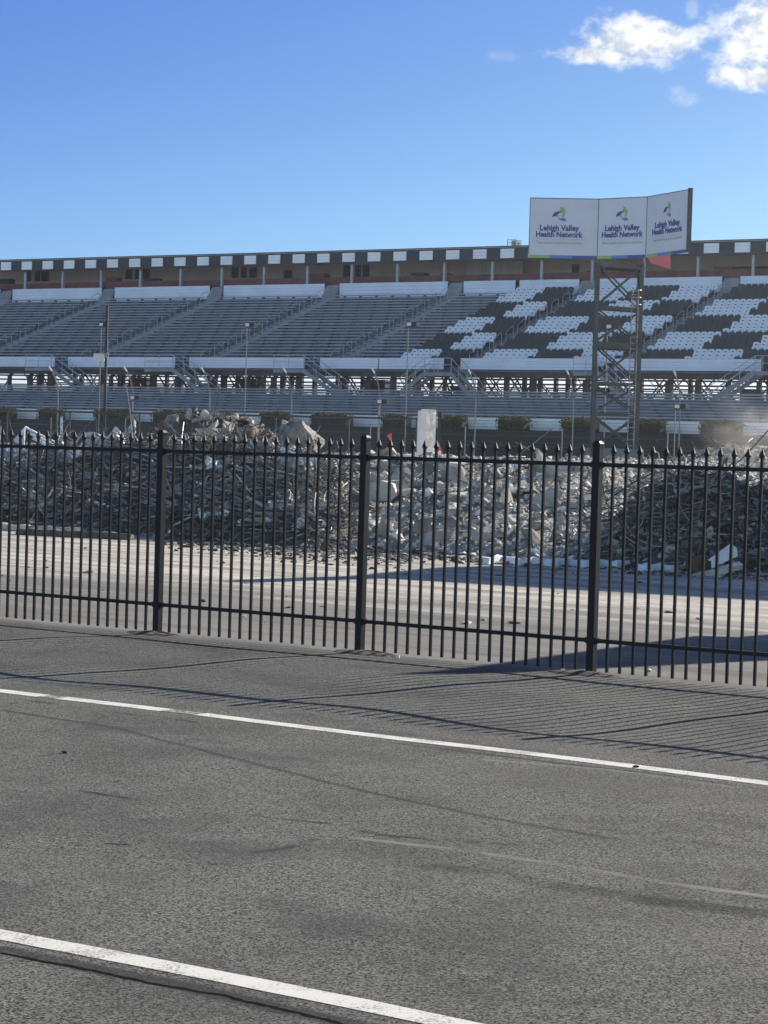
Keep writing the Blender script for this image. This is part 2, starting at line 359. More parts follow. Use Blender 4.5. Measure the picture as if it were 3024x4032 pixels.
stripe([(240, 2748), (470, 2775), (655, 2797)], .16, 'painted_line', lm2)
stripe([(790, 2812), (1000, 2839), (1500, 2900), (2050, 2963), (2550, 3025), (3024, 3085), (3700, 3168)], .15, 'painted_line', lm2)
fm = mat('almost_worn_off_paint', (.40, .39, .36), .9, .0, 30, col2=(.09, .09, .085), spec=.05)
stripe([(172, 2741), (240, 2748)], .13, 'painted_line', fm); stripe([(655, 2797), (790, 2812)], .13, 'painted_line', fm)

# ---------------------------------------------------------------- picket fence in front
PH = 1.965; SP0 = -.228; PL = 2.44
fen = empty('picket_fence', FP(SP0, 0), 'long black steel picket fence with spear tips along the edge of the asphalt', 'fence')
def yrot(): return None
pw, kw = .068, .0215
def fpost(s):
    m = MB(); h = pw/2
    m.box(FP(s, 0, PH/2), FA*h, FB*h, Vector((0, 0, PH/2)))
    o = m.build('post', M['fence'], fen)
    c = MB(); k = h+.003
    base = [FP(s-k, -k, PH), FP(s+k, -k, PH), FP(s+k, k, PH), FP(s-k, k, PH)]; top = [FP(s-k*.5, -k*.5, PH+.022), FP(s+k*.5, -k*.5, PH+.022), FP(s+k*.5, k*.5, PH+.022), FP(s-k*.5, k*.5, PH+.022)]
    c.hexa([p-Vector((0, 0, .018)) for p in base]+base); c.hexa([p+Vector((0, 0, .0001)) for p in base]+top)
    c.build('cap', M['fence'], o)
    pl = MB()
    for z in (1.785, .285):
        for sg in (-1, 1): pl.box(FP(s+sg*(h+.012), 0, z), FA*.0115, FB*.024, Vector((0, 0, .026)))
    pl.build('bracket', M['fence'], o)
def picket(s):
    m = MB(); h = kw/2; z0, z1 = .022, 1.885
    m.box(FP(s, 0, (z0+z1)/2), FA*h, FB*h, Vector((0, 0, (z1-z0)/2))); o = m.build('picket', M['fence'], fen)
    t_ = MB(); prof = [(1.868, .0115, .0115), (1.879, .0115, .0115), (1.893, .021, .013), (1.902, .021, .013), (1.928, .012, .008), (1.957, .0015, .0015)]
    vs = []
    for z, a, c in prof: vs += [FP(s-a, -c, z), FP(s+a, -c, z), FP(s+a, c, z), FP(s-a, c, z)]
    fs = [(4*i+k, 4*i+(k+1) % 4, 4*i+4+(k+1) % 4, 4*i+4+k) for i in range(len(prof)-1) for k in range(4)]+[(3, 2, 1, 0), tuple(len(vs)-4+k for k in range(4))]
    t_.add(vs, fs); t_.build('spear_tip', M['fence'], o)
def panel_positions(a):
    p = PL/(17+2*1.22); return [a+p*1.22+p*i for i in range(18)]
for k in range(-2, 4): fpost(SP0+k*PL)
extra = MB()
for k in range(-2, 3):
    a = SP0+k*PL
    for z in (1.785, .285):
        r = MB(); r.box(FP(a+PL/2, 0, z), FA*(PL/2-pw/2-.001), FB*.0165, Vector((0, 0, .017))); r.build('rail', M['fence'], fen)
    for s in panel_positions(a): picket(s)
for k in (-4, -3, 3, 4):
    a = SP0+k*PL
    for z in (1.785, .285): extra.box(FP(a+PL/2, 0, z), FA*(PL/2-pw/2), FB*.0165, Vector((0, 0, .017)))
    for s in panel_positions(a): extra.box(FP(s, 0, .98), FA*kw/2, FB*kw/2, Vector((0, 0, .96)))
    sp_ = a if k < 0 else a+PL
    extra.box(FP(sp_, 0, PH/2), FA*pw/2, FB*pw/2, Vector((0, 0, PH/2)))
extra.build('end_panel', M['fence'], fen)
# lumps of soil round the post feet
def lump(s, d, rs, rd, h, name, label):
    m = MB(); n = 18; vs = [tuple(FP(s, d, h))]; 
    for r_ in (.35, .7, 1.):
        for k in range(n):
            a = 2*math.pi*k/n; q = FP(s+math.cos(a)*rs*r_*(1+.25*noise.noise(Vector((k*.7, s, r_)))), d+math.sin(a)*rd*r_*(1+.3*noise.noise(Vector((k*.9, s, 3)))))
            vs.append((q.x, q.y, max(-.01, h*(1-r_)**.8*(1+.5*noise.noise(Vector((k*1.3, r_*4, s)))) - (.012 if r_ == 1 else 0))))
    fs = [(0, 1+k, 1+(k+1) % n) for k in range(n)]
    for j in range(2): fs += [(1+j*n+k, 1+(j+1)*n+k, 1+(j+1)*n+(k+1) % n, 1+j*n+(k+1) % n) for k in range(n)]
    m.add(vs, fs); return tag(m.build(name, M['soil'], smooth=False), label, 'soil lump')
lump(SP0-PL+.02, -.08, .36, .2, .035, 'soil_lump', 'low dark soil lump at the foot of the left fence post')
lump(SP0+.12, -.06, .44, .2, .035, 'soil_lump', 'low dark soil lump at the foot of the middle fence post')
lump(SP0+PL-.02, -.1, .42, .18, .032, 'soil_lump', 'low dark soil lump at the foot of the right fence post')
def stones():
    lab = [((1560, 2590), .035, 'pale yellowish stone lying right of the middle fence post foot'), ((2217, 2640), .022, 'small white stone lying just left of the right fence post foot'),
           ((2553, 2644), .03, 'small white stone lying right of the right fence post'), ((2505, 3022), .022, 'small black stone lying on the far white painted line'),
           ((252, 2966), .02, 'small black stone lying on the asphalt at the left edge')]
    for (px, r_, l) in lab:
        p = gnd(*px); me = hullmesh(r_, 'stone', M['dark'] if 'black' in l else M['conc_pale'])
        o = link('stone', me); o.location = (p.x, p.y, wob(p.x, p.y)+r_*.35); o.scale = (1, .8, .6); tag(o, l, 'stone')
def hullpts(n=13, seed=None, flat=1.):
    r_ = random.Random(seed); bm = bmesh.new()
    for i in range(n):
        v = Vector((r_.uniform(-1, 1), r_.uniform(-1, 1), r_.uniform(-1, 1)))
        mx = max(abs(v.x), abs(v.y), abs(v.z)); v = v/mx*r_.uniform(.75, 1.); bm.verts.new((v.x, v.y, v.z*flat))
    ret = bmesh.ops.convex_hull(bm, input=bm.verts); 
    for v in [v for v in bm.verts if not v.link_faces]: bm.verts.remove(v)
    bm.verts.index_update(); vs = [tuple(v.co) for v in bm.verts]; fs = [tuple(v.index for v in f.verts) for f in bm.faces]; bm.free(); return vs, fs
HULLS = [hullpts(random.choice((9, 11, 13, 15)), 50+i) for i in range(14)]
def hullmesh(r_, name, m, i=None):
    vs, fs = HULLS[i if i is not None else random.randrange(14)]
    a = MB(); a.add([(x*r_, y*r_, z*r_) for x, y, z in vs], fs); return a.mesh(name, m)
stones()

# ---------------------------------------------------------------- upper grandstand
def GS(name, label, cat, s, D): return empty(name, SP(s, D, 0), label, cat)
up = GS('upper_grandstand', 'tall roofed upper grandstand with checkered fascia, grey bleachers and black and white seats', 'grandstand', 0, 9)
AIS = [-64.5, -52.9, -41.25, -29.6, -18.0, -6.4, 5.15, 16.8, 28.4, 40.0]; AW = .68
NR = 24; RT, RR, D0, Z0 = .73, .273, 1.2, 7.62
JOINT = -.9
def parapet(m, s0, s1, D, z0, z1):
    n = 4; h = (z1-z0)/n
    for i in range(n):
        a, b_ = z0+i*h, z0+(i+1)*h
        m.hexa([SP(s0, D-.05, a+.012), SP(s1, D-.05, a+.012), SP(s1, D+.04, a+.012), SP(s0, D+.04, a+.012), SP(s0, D-.015, b_), SP(s1, D-.015, b_), SP(s1, D+.04, b_), SP(s0, D+.04, b_)])
    m.sbox(s0, s1, D-.06, D+.06, z1, z1+.035)
def benches(m, s0, s1, n, D0, Z0, RT, RR, sup=1.55, ph=0):
    for r_ in range(n):
        D = D0+RT*r_; z = Z0+RR*r_
        m.sbox(s0, s1, D+.02, D+RT+.03, z-.04, z, 0)                 # tread
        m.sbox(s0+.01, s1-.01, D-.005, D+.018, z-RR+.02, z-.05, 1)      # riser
        m.sbox(s0+.04, s1-.04, D+.30, D+.56, z+.385, z+.43, 2)      # plank
        m.sbox(s0+.04, s1-.04, D+.285, D+.298, z+.33, z+.43, 2)
        k = s0+.5+((r_*.73+ph) % 1.)*sup
        while k < s1-.3:
            m.sbox(k, k+.07, D+.30, D+.5, z+.002, z+.384, 3); m.sbox(k-.05, k+.12, D+.262, D+.284, z+.20, z+.33, 3); k += sup
def sections():
    out = []
    for a, b_ in zip(AIS[:-1], AIS[1:]): out.append((a+AW, b_-AW))
    return out
SEC = sections()
BM = [M['alu'], M['alu_dark'], M['alu_light'], M['bracket']]
seatsec = []
for (a, b_) in SEC:
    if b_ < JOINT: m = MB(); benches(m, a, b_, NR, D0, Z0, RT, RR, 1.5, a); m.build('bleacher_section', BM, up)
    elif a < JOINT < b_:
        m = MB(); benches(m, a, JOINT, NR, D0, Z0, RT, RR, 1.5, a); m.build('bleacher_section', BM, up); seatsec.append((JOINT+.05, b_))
    else: seatsec.append((a, b_))
for (a, b_) in seatsec:
    m = MB()
    for r_ in range(NR):
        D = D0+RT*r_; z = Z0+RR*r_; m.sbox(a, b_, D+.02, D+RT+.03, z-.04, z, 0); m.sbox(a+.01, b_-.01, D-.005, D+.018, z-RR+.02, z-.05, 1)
    m.build('terrace', BM, up)
# seats: every second place carries the raised back of the row pattern
def seat_geo(m, s, D, z, mi):
    w = .235
    # pan
    m.hexa([SP(s-w, D+.10, z+.36), SP(s+w, D+.10, z+.36), SP(s+w*.9, D+.50, z+.33), SP(s-w*.9, D+.50, z+.33), SP(s-w, D+.10, z+.42), SP(s+w, D+.10, z+.42), SP(s+w*.9, D+.50, z+.38), SP(s-w*.9, D+.50, z+.38)], mi)
    # back with rounded top and a hand slot
    prof = [(-w*.92, .38), (w*.92, .38), (w, .58), (w, .72), (w*.8, .80), (w*.45, .83), (-w*.45, .83), (-w*.8, .80), (-w, .72), (-w, .58)]
    fr = [SP(s+x, D+.46+.12*(y-.38), z+y) for x, y in prof]; bk = [SP(s+x, D+.50+.12*(y-.38), z+y) for x, y in prof]
    n = len(prof); m.add(fr+bk, [tuple(range(n)), tuple(range(2*n-1, n-1, -1))]+[(i, n+i, n+(i+1) % n, (i+1) % n) for i in range(n)], mi)
    m.sbox(s-.03, s+.03, D+.2, D+.45, z+.002, z+.33, 2)
    if mi == 0: m.sbox(s-.08, s+.08, D+.455+.12*.25, D+.475+.12*.25, z+.62, z+.68, 2)
ST = []
for (a, b_) in seatsec:
    for r_ in range(NR):
        n = int((b_-a-.45)/.5); off = (.25 if r_ % 2 else 0.)
        bd, st = {0: ([1.85], 0), 1: ([9.5, 12.95], 0), 2: ([21.2, 24.7], 1), 3: ([32.6, 36.1], 0)}[seatsec.index((a, b_))]
        for k in range(n+1):
            s = a+.28+k*.5+off
            if s > b_-.2: continue
            ck = (sum(s > q+.25 for q in bd) + st + (NR-1-r_)//5) % 2
            ST.append((s, D0+RT*r_, Z0+RR*r_, ck))
SM = [M['seat_w'], M['seat_d'], M['bracket']]
ST.sort(key=lambda q: (SP(q[0], q[1], 0)-CAM).length)
vis = [q for q in ST if abs(SP(q[0], q[1], 0).x/SP(q[0], q[1], 0).y) < .166]
near = vis[:100]; ns = set(near); rest = MB()
for q in near:
    m = MB(); seat_geo(m, *q); m.build('seat', SM, up)
for q in ST:
    if q not in ns: seat_geo(rest, *q)
tag(rest.build('seat_rows', SM, up), kind='stuff')
# aisle steps and handrails
for a in AIS[1:-1]:
    m = MB()
    for r_ in range(NR):
        D = D0+RT*r_; z = Z0+RR*r_
        m.sbox(a-AW, a+AW, D+.02, D+RT+.02, z-.05, z-.001, 0); m.sbox(a-AW+.02, a+AW-.02, D-.01, D+.018, z-RR, z-.052, 1)
        m.sbox(a-AW+.05, a+AW-.05, D+.36, D+RT-.005, z, z+RR/2, 0)
    for k in range(8): m.sbox(a-AW+.05, a+AW-.05, D0+NR*RT+.1*k+.03, D0+NR*RT+.1*(k+1)+.029, Z0+NR*RR+.14*k-.2, Z0+NR*RR+.14*(k+1)-.05, 0)
    m.build('aisle_stairs', [M['stair'], M['alu_dark']], up)
    for k in range(10):
        r0 = 1.2+2.25*k; m = MB(); D1, D2 = D0+RT*r0+.2, D0+RT*(r0+1.45)+.2; z1, z2 = Z0+RR*r0, Z0+RR*(r0+1.45)
        sx = a+.02*math.sin(k*5)
        m.tube([SP(sx, D1, z1-.05), SP(sx, D1, z1+.86), SP(sx, D1+.12, z1+.95), SP(sx, D2-.1, z2+.95), SP(sx, D2, z2+.86), SP(sx, D2, z2-.05)], .024, 5)
        m.tube([SP(sx, D1, z1+.5), SP(sx, D2, z2+.5)], .018, 5)
        m.build('handrail', M['rail'], up)
# front and top parapets
for (a, b_) in SEC:
    parts = [(a, b_)] if not (a < JOINT < b_) else [(a, -.85), (-.75, b_)]
    for (p, q) in parts:
        m = MB(); parapet(m, p, q, 0., 7.66, 8.39); m.build('front_parapet', M['parapet'], up)
    parts = [(a, b_)] if not (a < JOINT < b_) else [(a, -1.05), (-.75, b_)]
    for (p, q) in parts:
        m = MB(); parapet(m, p+.02, q-.02, 19.35, 14.22, 15.32)
        m.build('top_parapet', M['parapet'], up)
        for z in (p, q): e = MB(); e.sbox(z-.02, z+.018, 19.28, 20.0, 14.1, 15.40); e.build('parapet_edge', M['fascia'], up)
m = MB(); m.sbox(AIS[0], AIS[-1], -.1, 1.25, 7.5, 7.64); m.build('front_walkway', M['alu_dark'], up)
m = MB(); m.sbox(AIS[0], AIS[-1], .1, .35, 7.12, 7.48); m.sbox(AIS[0], AIS[-1], 17.5, 17.8, 12.6, 13.1); m.build('edge_beam', M['steel'], up)
m = MB(); m.sbox(AIS[0], AIS[-1], 19.42, 19.49, 12.9, 15.0); m.build('sun_block_wall', M['alu_dark'], up)  # wall added under the concourse to block sun leaking through the gap
m = MB(); m.sbox(AIS[0], AIS[-1], 19.5, 27., 14.8, 15.0); m.build('concourse_floor', M['alu_dark'], up)
m = MB(); m.sbox(AIS[0], AIS[-1], 20.9, 21.1, 15.01, 16.0); m.build('red_counter', M['red'], up)
m = MB(); m.sbox(AIS[0], AIS[-1], 26., 26.3, 15.01, 18.2); m.build('back_wall', M['backwall'], up)
m = MB(); m.hexa([SP(AIS[0], 19.85, 17.93), SP(AIS[-1], 19.85, 17.93), SP(AIS[-1], 27.4, 18.3), SP(AIS[0], 27.4, 18.3), SP(AIS[0], 19.85, 18.0), SP(AIS[-1], 19.85, 18.0), SP(AIS[-1], 27.4, 18.4), SP(AIS[0], 27.4, 18.4)])
m.build('roof', M['roof'], up)
m = MB(); m.sbox(AIS[0], AIS[-1], 19.95, 20.15, 17.04, 17.92); m.build('fascia', M['fascia'], up)
m = MB(); m.sbox(AIS[0], AIS[-1], 19.8, 20.2, 18.003, 18.06); m.sbox(AIS[0], AIS[-1], 19.9, 20.18, 16.97, 17.037); m.build('fascia_trim', M['trim'], up)
k = 0; sq0 = -1.62-20*math.tan(TH)
for i in range(-23, 24):
    s = sq0+2.445*i
    if s < AIS[0]+1 or s > AIS[-1]-1: continue
    m = MB()
    for j in range(3): m.sbox(s-.60, s+.60, 19.9, 19.945, 17.13+j*.24, 17.13+(j+1)*.24-.012)
    m.build('white_square', M['fasw'], up)
for i in range(-14, 14):
    s = .63+4.355*i-20.4*math.tan(TH)
    if s < AIS[0] or s > AIS[-1]: continue
    m = MB(); m.sbox(s-.10, s+.10, 20.3, 20.5, 14.3, 16.96); m.build('column', M['rail'], up)
def wallrect(x0, y0, x1, y1, D, name, mt, th=.1, inset=0):
    s0, zt = hit(x0, y0, D); s1, _ = hit(x1, y0, D); _, zb = hit((x0+x1)/2, y1, D); _, zt = hit((x0+x1)/2, y0, D)
    zb = max(zb, 15.02); m = MB(); m.sbox(s0, s1, D-th, D, zb, zt); return m.build(name, mt, up)
for (x0, y0, x1, y1) in [(106, 1062, 122, 1108), (140, 1062, 158, 1108), (166, 1060, 192, 1108), (498, 1058, 520, 1100), (536, 1056, 552, 1100), (565, 1050, 590, 1100), (915, 1050, 938, 1095), (952, 1050, 972, 1095), (985, 1050, 1012, 1095), (1120, 1062, 1150, 1095), (1355, 1040, 1380, 1090), (1400, 1040, 1422, 1090), (1432, 1040, 1455, 1090), (2255, 1038, 2280, 1090), (2880, 1046, 3024, 1085)]:
    wallrect(x0, y0+3, x1, y1, 25.99, 'doorway', M['dark'])
wallrect(1838, 1030, 1900, 1098, 24.4, 'pale_wall_panel', M['backwall2']); wallrect(1902, 1029, 2062, 1096, 24.4, 'pale_wall_panel', M['backwall2'])
for i, (x0, y0, x1, y1) in enumerate([(20, 1100, 60, 1125), (440, 1095, 480, 1115), (590, 1098, 640, 1112), (1240, 1080, 1300, 1110), (1640, 1078, 1690, 1100), (1755, 1078, 1785, 1100), (2330, 1070, 2350, 1090), (2830, 1052, 2900, 1080)]):
    wallrect(x0, y0, x1, y1, 22.5, 'stand_counter', M['red'] if i % 2 else M['dark'], .8)
# red sloping banner under the roof
a = hit(2545, 1003, 19.7); b_ = hit(2640, 1003, 19.7); c = hit(2640, 1060, 19.7); d = hit(2560, 1035, 19.7)
m = MB(); P = [SP(a[0], 19.7, a[1]), SP(b_[0], 19.7, b_[1]), SP(c[0], 19.7, c[1]), SP(d[0], 19.7, d[1])]; m.hexa(P+[p+SB*.05 for p in P]); m.build('red_banner', M['redbanner'], up)
# steel below
BRW = MB
def deckz(D): return Z0-.3+(D-D0)/RT*RR if D > D0 else 7.45
rnd = random.Random(4)
cols = []
s = AIS[0]+.6
while s < AIS[-1]:
    cols.append(s); s += rnd.choice((.9, 1.4, 2.1, 2.9, 2.9, 3.9, 2.1))
cols = [s for s in cols if -47 < s < 34]
for i, s in enumerate(cols):     # each bent: front, middle and rear column under one raking beam
    m = MB(); wd = rnd.choice((.2, .26, .34)); off = rnd.uniform(-.1, .1)
    m.sbox(s-wd/2, s+wd/2, 1.0-.15, 1.0+.15, 0, 7.1)
    if rnd.random() < .75: m.sbox(s+off-wd/2, s+off+wd/2, 9.4, 9.7, 0, 10.2)
    if rnd.random() < .8: m.sbox(s+off-.13, s+off+.13, 16.9, 17.2, 0, 12.9)
    m.bar(SP(s, 1., 7.2), SP(s+off, 17.2, 13.2), .16, .35)
    m.build('support_bent', M['steel'], up)
for D in (1.3, 9.9, 17.3):
    for z in ((6.2, 6.3), (6.62, 6.70), (7.0, 7.12)):
        if D == 1.3 and z[0] < 6.9: continue
        m = MB(); m.sbox(-48, 34, D, D+.10, z[0], z[1]); m.build('girt', M['steel'], up)
for i, s in enumerate(cols[:-1]):
    t1 = cols[i+1]
    if t1-s < 1.3: continue
    for D, pr in ((1.25, .75), (9.75, .6), (17., .6)):
        if rnd.random() > pr: continue
        m = MB(); zt = 7.3 if D < 5 else 8.4; zb = zt-(t1-s)*.8-.9
        m.bar(SP(s, D, zt), SP(t1, D, zb), rnd.uniform(.06, .11))
        if rnd.random() < .6: m.bar(SP(s, D+.15, zb), SP(t1, D+.15, zt), .08)
        m.build('cross_brace', M['steel'], up)
for s, x in ((-33.2, 0), (-22.2, 0), (-10.2, 0), (-26, 1), (-2.7, 1), (9.5, 1), (20.8, 1)):   # concourse kiosks and panels seen between the columns
    m = MB(); m.sbox(s, s+(1.3 if x else 1.9), 12.5, 13.6, 0, 7.0 if x else 7.4); m.build('under_stand_panel', M['fascia'] if x == 0 else M['steel'], up)
# stairs between the two decks
def stairs(s0, z0, s1, z1, D=-1.6, n=10, land=None):
    m = MB()
    for k in range(n):
        a = k/n; c = (k+1)/n; sa, sb_ = s0+(s1-s0)*a, s0+(s1-s0)*c; z = z0+(z1-z0)*c
        lo, hi = min(sa, sb_), max(sa, sb_); m.sbox(lo, hi+.05, D, D+1.2, z-.04, z)
    for dd in (D-.04, D+1.2): m.bar(SP(s0, dd, z0-.12), SP(s1, dd, z1-.12), .06, .28)
    if land: m.sbox(land[0], land[1], D, -.11, z0-.1, z0-.04); m.sbox(land[0], land[1], D-.03, D-.001, z0-.25, z0)
    o = m.build('staircase', M['stair'], up)
    r_ = MB()
    for dd in (D-.02, D+1.2):
        for h in (.5, .95): r_.tube([SP(s0, dd, z0+h), SP(s1, dd, z1+h)], .025, 5)
        for k in range(4): q = k/3; r_.tube([SP(s0+(s1-s0)*q, dd, z0+(z1-z0)*q-.1), SP(s0+(s1-s0)*q, dd, z0+(z1-z0)*q+.95)], .025, 5)
    if land:
        for h in (.5, .95): r_.tube([SP(land[0], D, z0+h), SP(land[1], D, z0+h)], .025, 5)
        for k in range(3): q = land[0]+(land[1]-land[0])*k/2; r_.tube([SP(q, D, z0-.1), SP(q, D, z0+.95)], .025, 5)
    r_.build('stair_railing', M['rail'], o)
for a in (-41.25, -29.6, -18., -6.4): stairs(a+.4, 7.55, a+3.6, 5.7, land=(a-2.2, a+.4))
stairs(5.15+.9, 7.4, 5.15+2.7, 5.7, land=(5.15-1.2, 5.15+.9)); stairs(5.15-1.2, 7.4, 5.15-3.4, 5.9)
stairs(16.8+.3, 7.5, 16.8+2.4, 5.7, land=(16.8-1.5, 16.8+.3)); stairs(28.4-.4, 7.6, 28.4-3.4, 5.7, land=(28.4-.4, 28.4+1.5))
# rooftop scaffold
m = MB(); s0, z0 = hit(1998, 975, 24); s1, z1 = hit(2032, 943, 24)
for s in (s0, (s0+s1)/2, s1):
    for D in (24, 24.8): m.tube([SP(s, D, 18.15), SP(s, D, z1)], .03, 5)
for z in (18.45, z1-.25, z1): 
    for D in (24, 24.8): m.tube([SP(s0, D, z), SP(s1, D, z)], .025, 5)
m.sbox((s0+s1)/2, s1-.05, 24.1, 24.7, 18.2, z1-.1)
m.build('rooftop_camera_stand', M['greymetal'], up)
def textmesh(body, size, name, parent, m, mtx, offset=.0, sx=1.):
    cu = bpy.data.curves.new(name, 'FONT'); cu.body = body; cu.size = size; cu.align_x = 'CENTER'; cu.offset = offset; cu.extrude = .01; cu.resolution_u = 3
    o = bpy.data.objects.new(name, cu); C.objects.link(o); dg = bpy.context.evaluated_depsgraph_get(); dg.update()
    me = bpy.data.meshes.new_from_object(o.evaluated_get(dg)); bpy.data.objects.remove(o); me.name = name
    me.materials.clear(); me.materials.append(m); me.transform(mtx @ Matrix.Diagonal((sx, 1, 1, 1))); return link(name, me, parent)
s0, z0 = hit(1532, 1086, 25.9)
bs = Matrix((SA, Vector((0, 0, 1)), -SB)).transposed().to_4x4()
textmesh('JAGG', .72, 'wall_lettering', up, M['wallwhite'], Matrix.Translation(SP(s0, 25.93, z0)) @ bs, .03)
m = MB(); s1, z1 = hit(1595, 1080, 25.9); s2, z2 = hit(1655, 1074, 25.9); m.hexa([SP(s1, 25.9, z1-.25), SP(s2, 25.9, z1-.3), SP(s2, 25.98, z1-.3), SP(s1, 25.98, z1-.25), SP(s1+.1, 25.9, z1+.1), SP(s2-.5, 25.9, z1+.28), SP(s2-.5, 25.98, z1+.28), SP(s1+.1, 25.98, z1+.1)]); m.build('wall_emblem', M['wallwhite'], up)

# ---------------------------------------------------------------- lower grandstand
BM2 = [mat('lower_tread', (.21, .235, .285), .6, .15, .8), mat('lower_riser', (.13, .148, .185), .6, .15, .8), mat('lower_plank', (.25, .28, .335), .5, .12, 1.), M['bracket']]
lo_ = GS('lower_grandstand', 'low grey aluminium bleacher stand running in front of the taller grandstand', 'grandstand', 0, -6)
for i in range(9):
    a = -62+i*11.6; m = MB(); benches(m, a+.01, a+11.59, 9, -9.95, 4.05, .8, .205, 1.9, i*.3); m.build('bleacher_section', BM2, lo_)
    m = MB(); parapet(m, a+.02, a+11.58, -10.35, 3.5, 4.2); m.build('front_parapet', M['fasw'], lo_)
m = MB(); m.sbox(-62, 42.4, -10.28, -10.1, .0, 3.49); m.sbox(-62, 42.4, -10.28, -9.97, 3.7, 4.0); m.sbox(-62, 42.4, -2.8, -2.6, 0, 5.6); m.build('base_wall', M['alu_dark'], lo_)

# ---------------------------------------------------------------- hedges
hm = mat('hedge_foliage', (.045, .05, .022), .9, .0, 2.5, col2=(.022, .028, .014)); hm2 = mat('dry_hedge_tops', (.19, .155, .07), .9, .0, 2.5, col2=(.09, .085, .04))
HX = [(-60, 66), (150, 258), (374, 524), (600, 915), (1024, 1156), (1222, 1394), (1502, 1622), (1727, 1848), (1956, 2092), (2206, 2366), (2470, 2630), (2753, 2934), (3060, 3200)]
HX = [(a+11, b-11) for a, b in HX]
HL = ['cut off by the left edge', 'second from the left, behind the white pole', 'just left of the brown rock heap', 'longest one, hidden behind the brown rock heap', 'right above the grey boulder', 'between the grey boulder and the middle fence post', 'just left of the white concrete pillar', 'just right of the white concrete pillar', 'midway between the pillar and the billboard tower', 'immediately left of the billboard tower', 'immediately right of the billboard tower', 'behind the dust at the right', 'out past the right edge']
for (x0, x1), hl in zip(HX, HL):
    s0, _ = hit(x0, 1660, -11.6); s1, _ = hit(x1, 1660, -11.6)
    root = empty('hedge', SP((s0+s1)/2, -11.6, 0), 'clipped dark hedge with dry brown top, '+hl, 'hedge', 'hedges along the front of the lower stand')
    V = []; Fc = []; V2 = []; F2 = []
    n = int((s1-s0)*800)
    L = s1-s0
    for k in range(n):
        s = rng.uniform(0, L); zz = 4.32*(rng.random()**.45); bul = .10*noise.noise(Vector((s*1.1+x0, zz, 0)))
        if zz < 3.0: continue
        D = rng.uniform(-12.15, -11.1); face = rng.random()
        top = 4.24+.10*noise.noise(Vector((s*2.2, x0, 1.)))+.05*rng.standard_normal()
        if face < .45: zz = top - abs(rng.normal(0, .07))
        elif face < .85: D = -12.15+abs(rng.normal(0, .08))+bul
        zz = min(zz, top); e = min(s, L-s)
        if e < .12: zz -= .12
        c_ = SP(s0+s, D, zz); sz = rng.uniform(.04, .095)
        a_ = Vector(rng.standard_normal(3)).normalized(); b2_ = a_.cross(Vector(rng.standard_normal(3))).normalized()
        tgt = (V2, F2) if (zz > top-.24 and rng.random() < .8) else (V, Fc)
        o_ = len(tgt[0]); tgt[0].extend([tuple(c_-a_*sz), tuple(c_+b2_*sz*.6), tuple(c_+a_*sz), tuple(c_-b2_*sz*.6)]); tgt[1].append((o_, o_+1, o_+2, o_+3))
    m = MB(); m.sbox(s0+.12, s1-.12, -12.0, -11.2, .0, 4.05); m.add(V, Fc); m.build('foliage', hm, root)
    m = MB(); m.sbox(s0+.13, s1-.13, -11.95, -11.25, 4.055, 4.14); m.add(V2, F2); m.build('dry_top', hm2, root)
# dark windscreen fence under the parapets
ws = GS('windscreen_fence', 'long dark green cloth covered fence below the white panels of the lower stand', 'fence', 0, -12.9)
m = MB(); m.sbox(-62, 42, -13.0, -12.92, .0, 3.42); m.build('cloth', M['screen'], ws)
m = MB()
for z in (.9, 1.7, 2.5, 3.1): m.tube([SP(-62, -13.08, z), SP(42, -13.08, z)], .016, 5)
m.build('cable', M['cable'], ws)
# white track wall
tw = MB(); n = 20
tw.sbox(-58, 40, -20.3, -20., 0, 1.80); tag(tw.build('track_wall', M['wallwhite']), 'long white concrete wall along the track behind the rubble', 'wall')

# ---------------------------------------------------------------- catch fence with curved posts
cf_ = GS('catch_fence', 'tall safety fence of thin grey posts curving inward at the top', 'fence', 0, -15.8)
PB = [(225, 161), (520, 461), (823, 765), (1145, 1083), (1493, 1430), (1870, 1808), (2255, 2190), (2675, 2606), (3090, 3020)]
prev = []
for i, (xb, xt) in enumerate(PB):
    D = -15.8; sb, _ = hit(xb, 1700, D); yt = 1450
    # curved part leans toward the track: -D direction
    base = SP(sb, D, 0); pts = [base, SP(sb, D, 3.5), SP(sb, D, 4.9)]
    for k in range(1, 7):
        a = k/6*R(52); rr_ = 2.6; pts.append(SP(sb, D-rr_*(1-math.cos(a))*1.0, 4.9+rr_*math.sin(a)))
    m = MB(); m.tube(pts, .04, 7); m.build('post', M['farpost'], cf_)
    m = MB(); m.tube([pts[-2]-SB*.02, pts[-1]-SB*.03], .05, 6); m.build('tip', M['wallwhite'], cf_)
    m = MB(); m.tube([SP(sb-.9, D+.4, 0), SP(sb-.9, D+.4, 3.6)], .04, 6); m.build('stub_post', M['farpost'], cf_); prev.append(sb)
m = MB()
for z in np.arange(.6, 4.9, .42): m.tube([SP(-50, -15.86, z), SP(34, -15.86, z)], .007, 4)
m.build('cable', M['cable'], cf_)

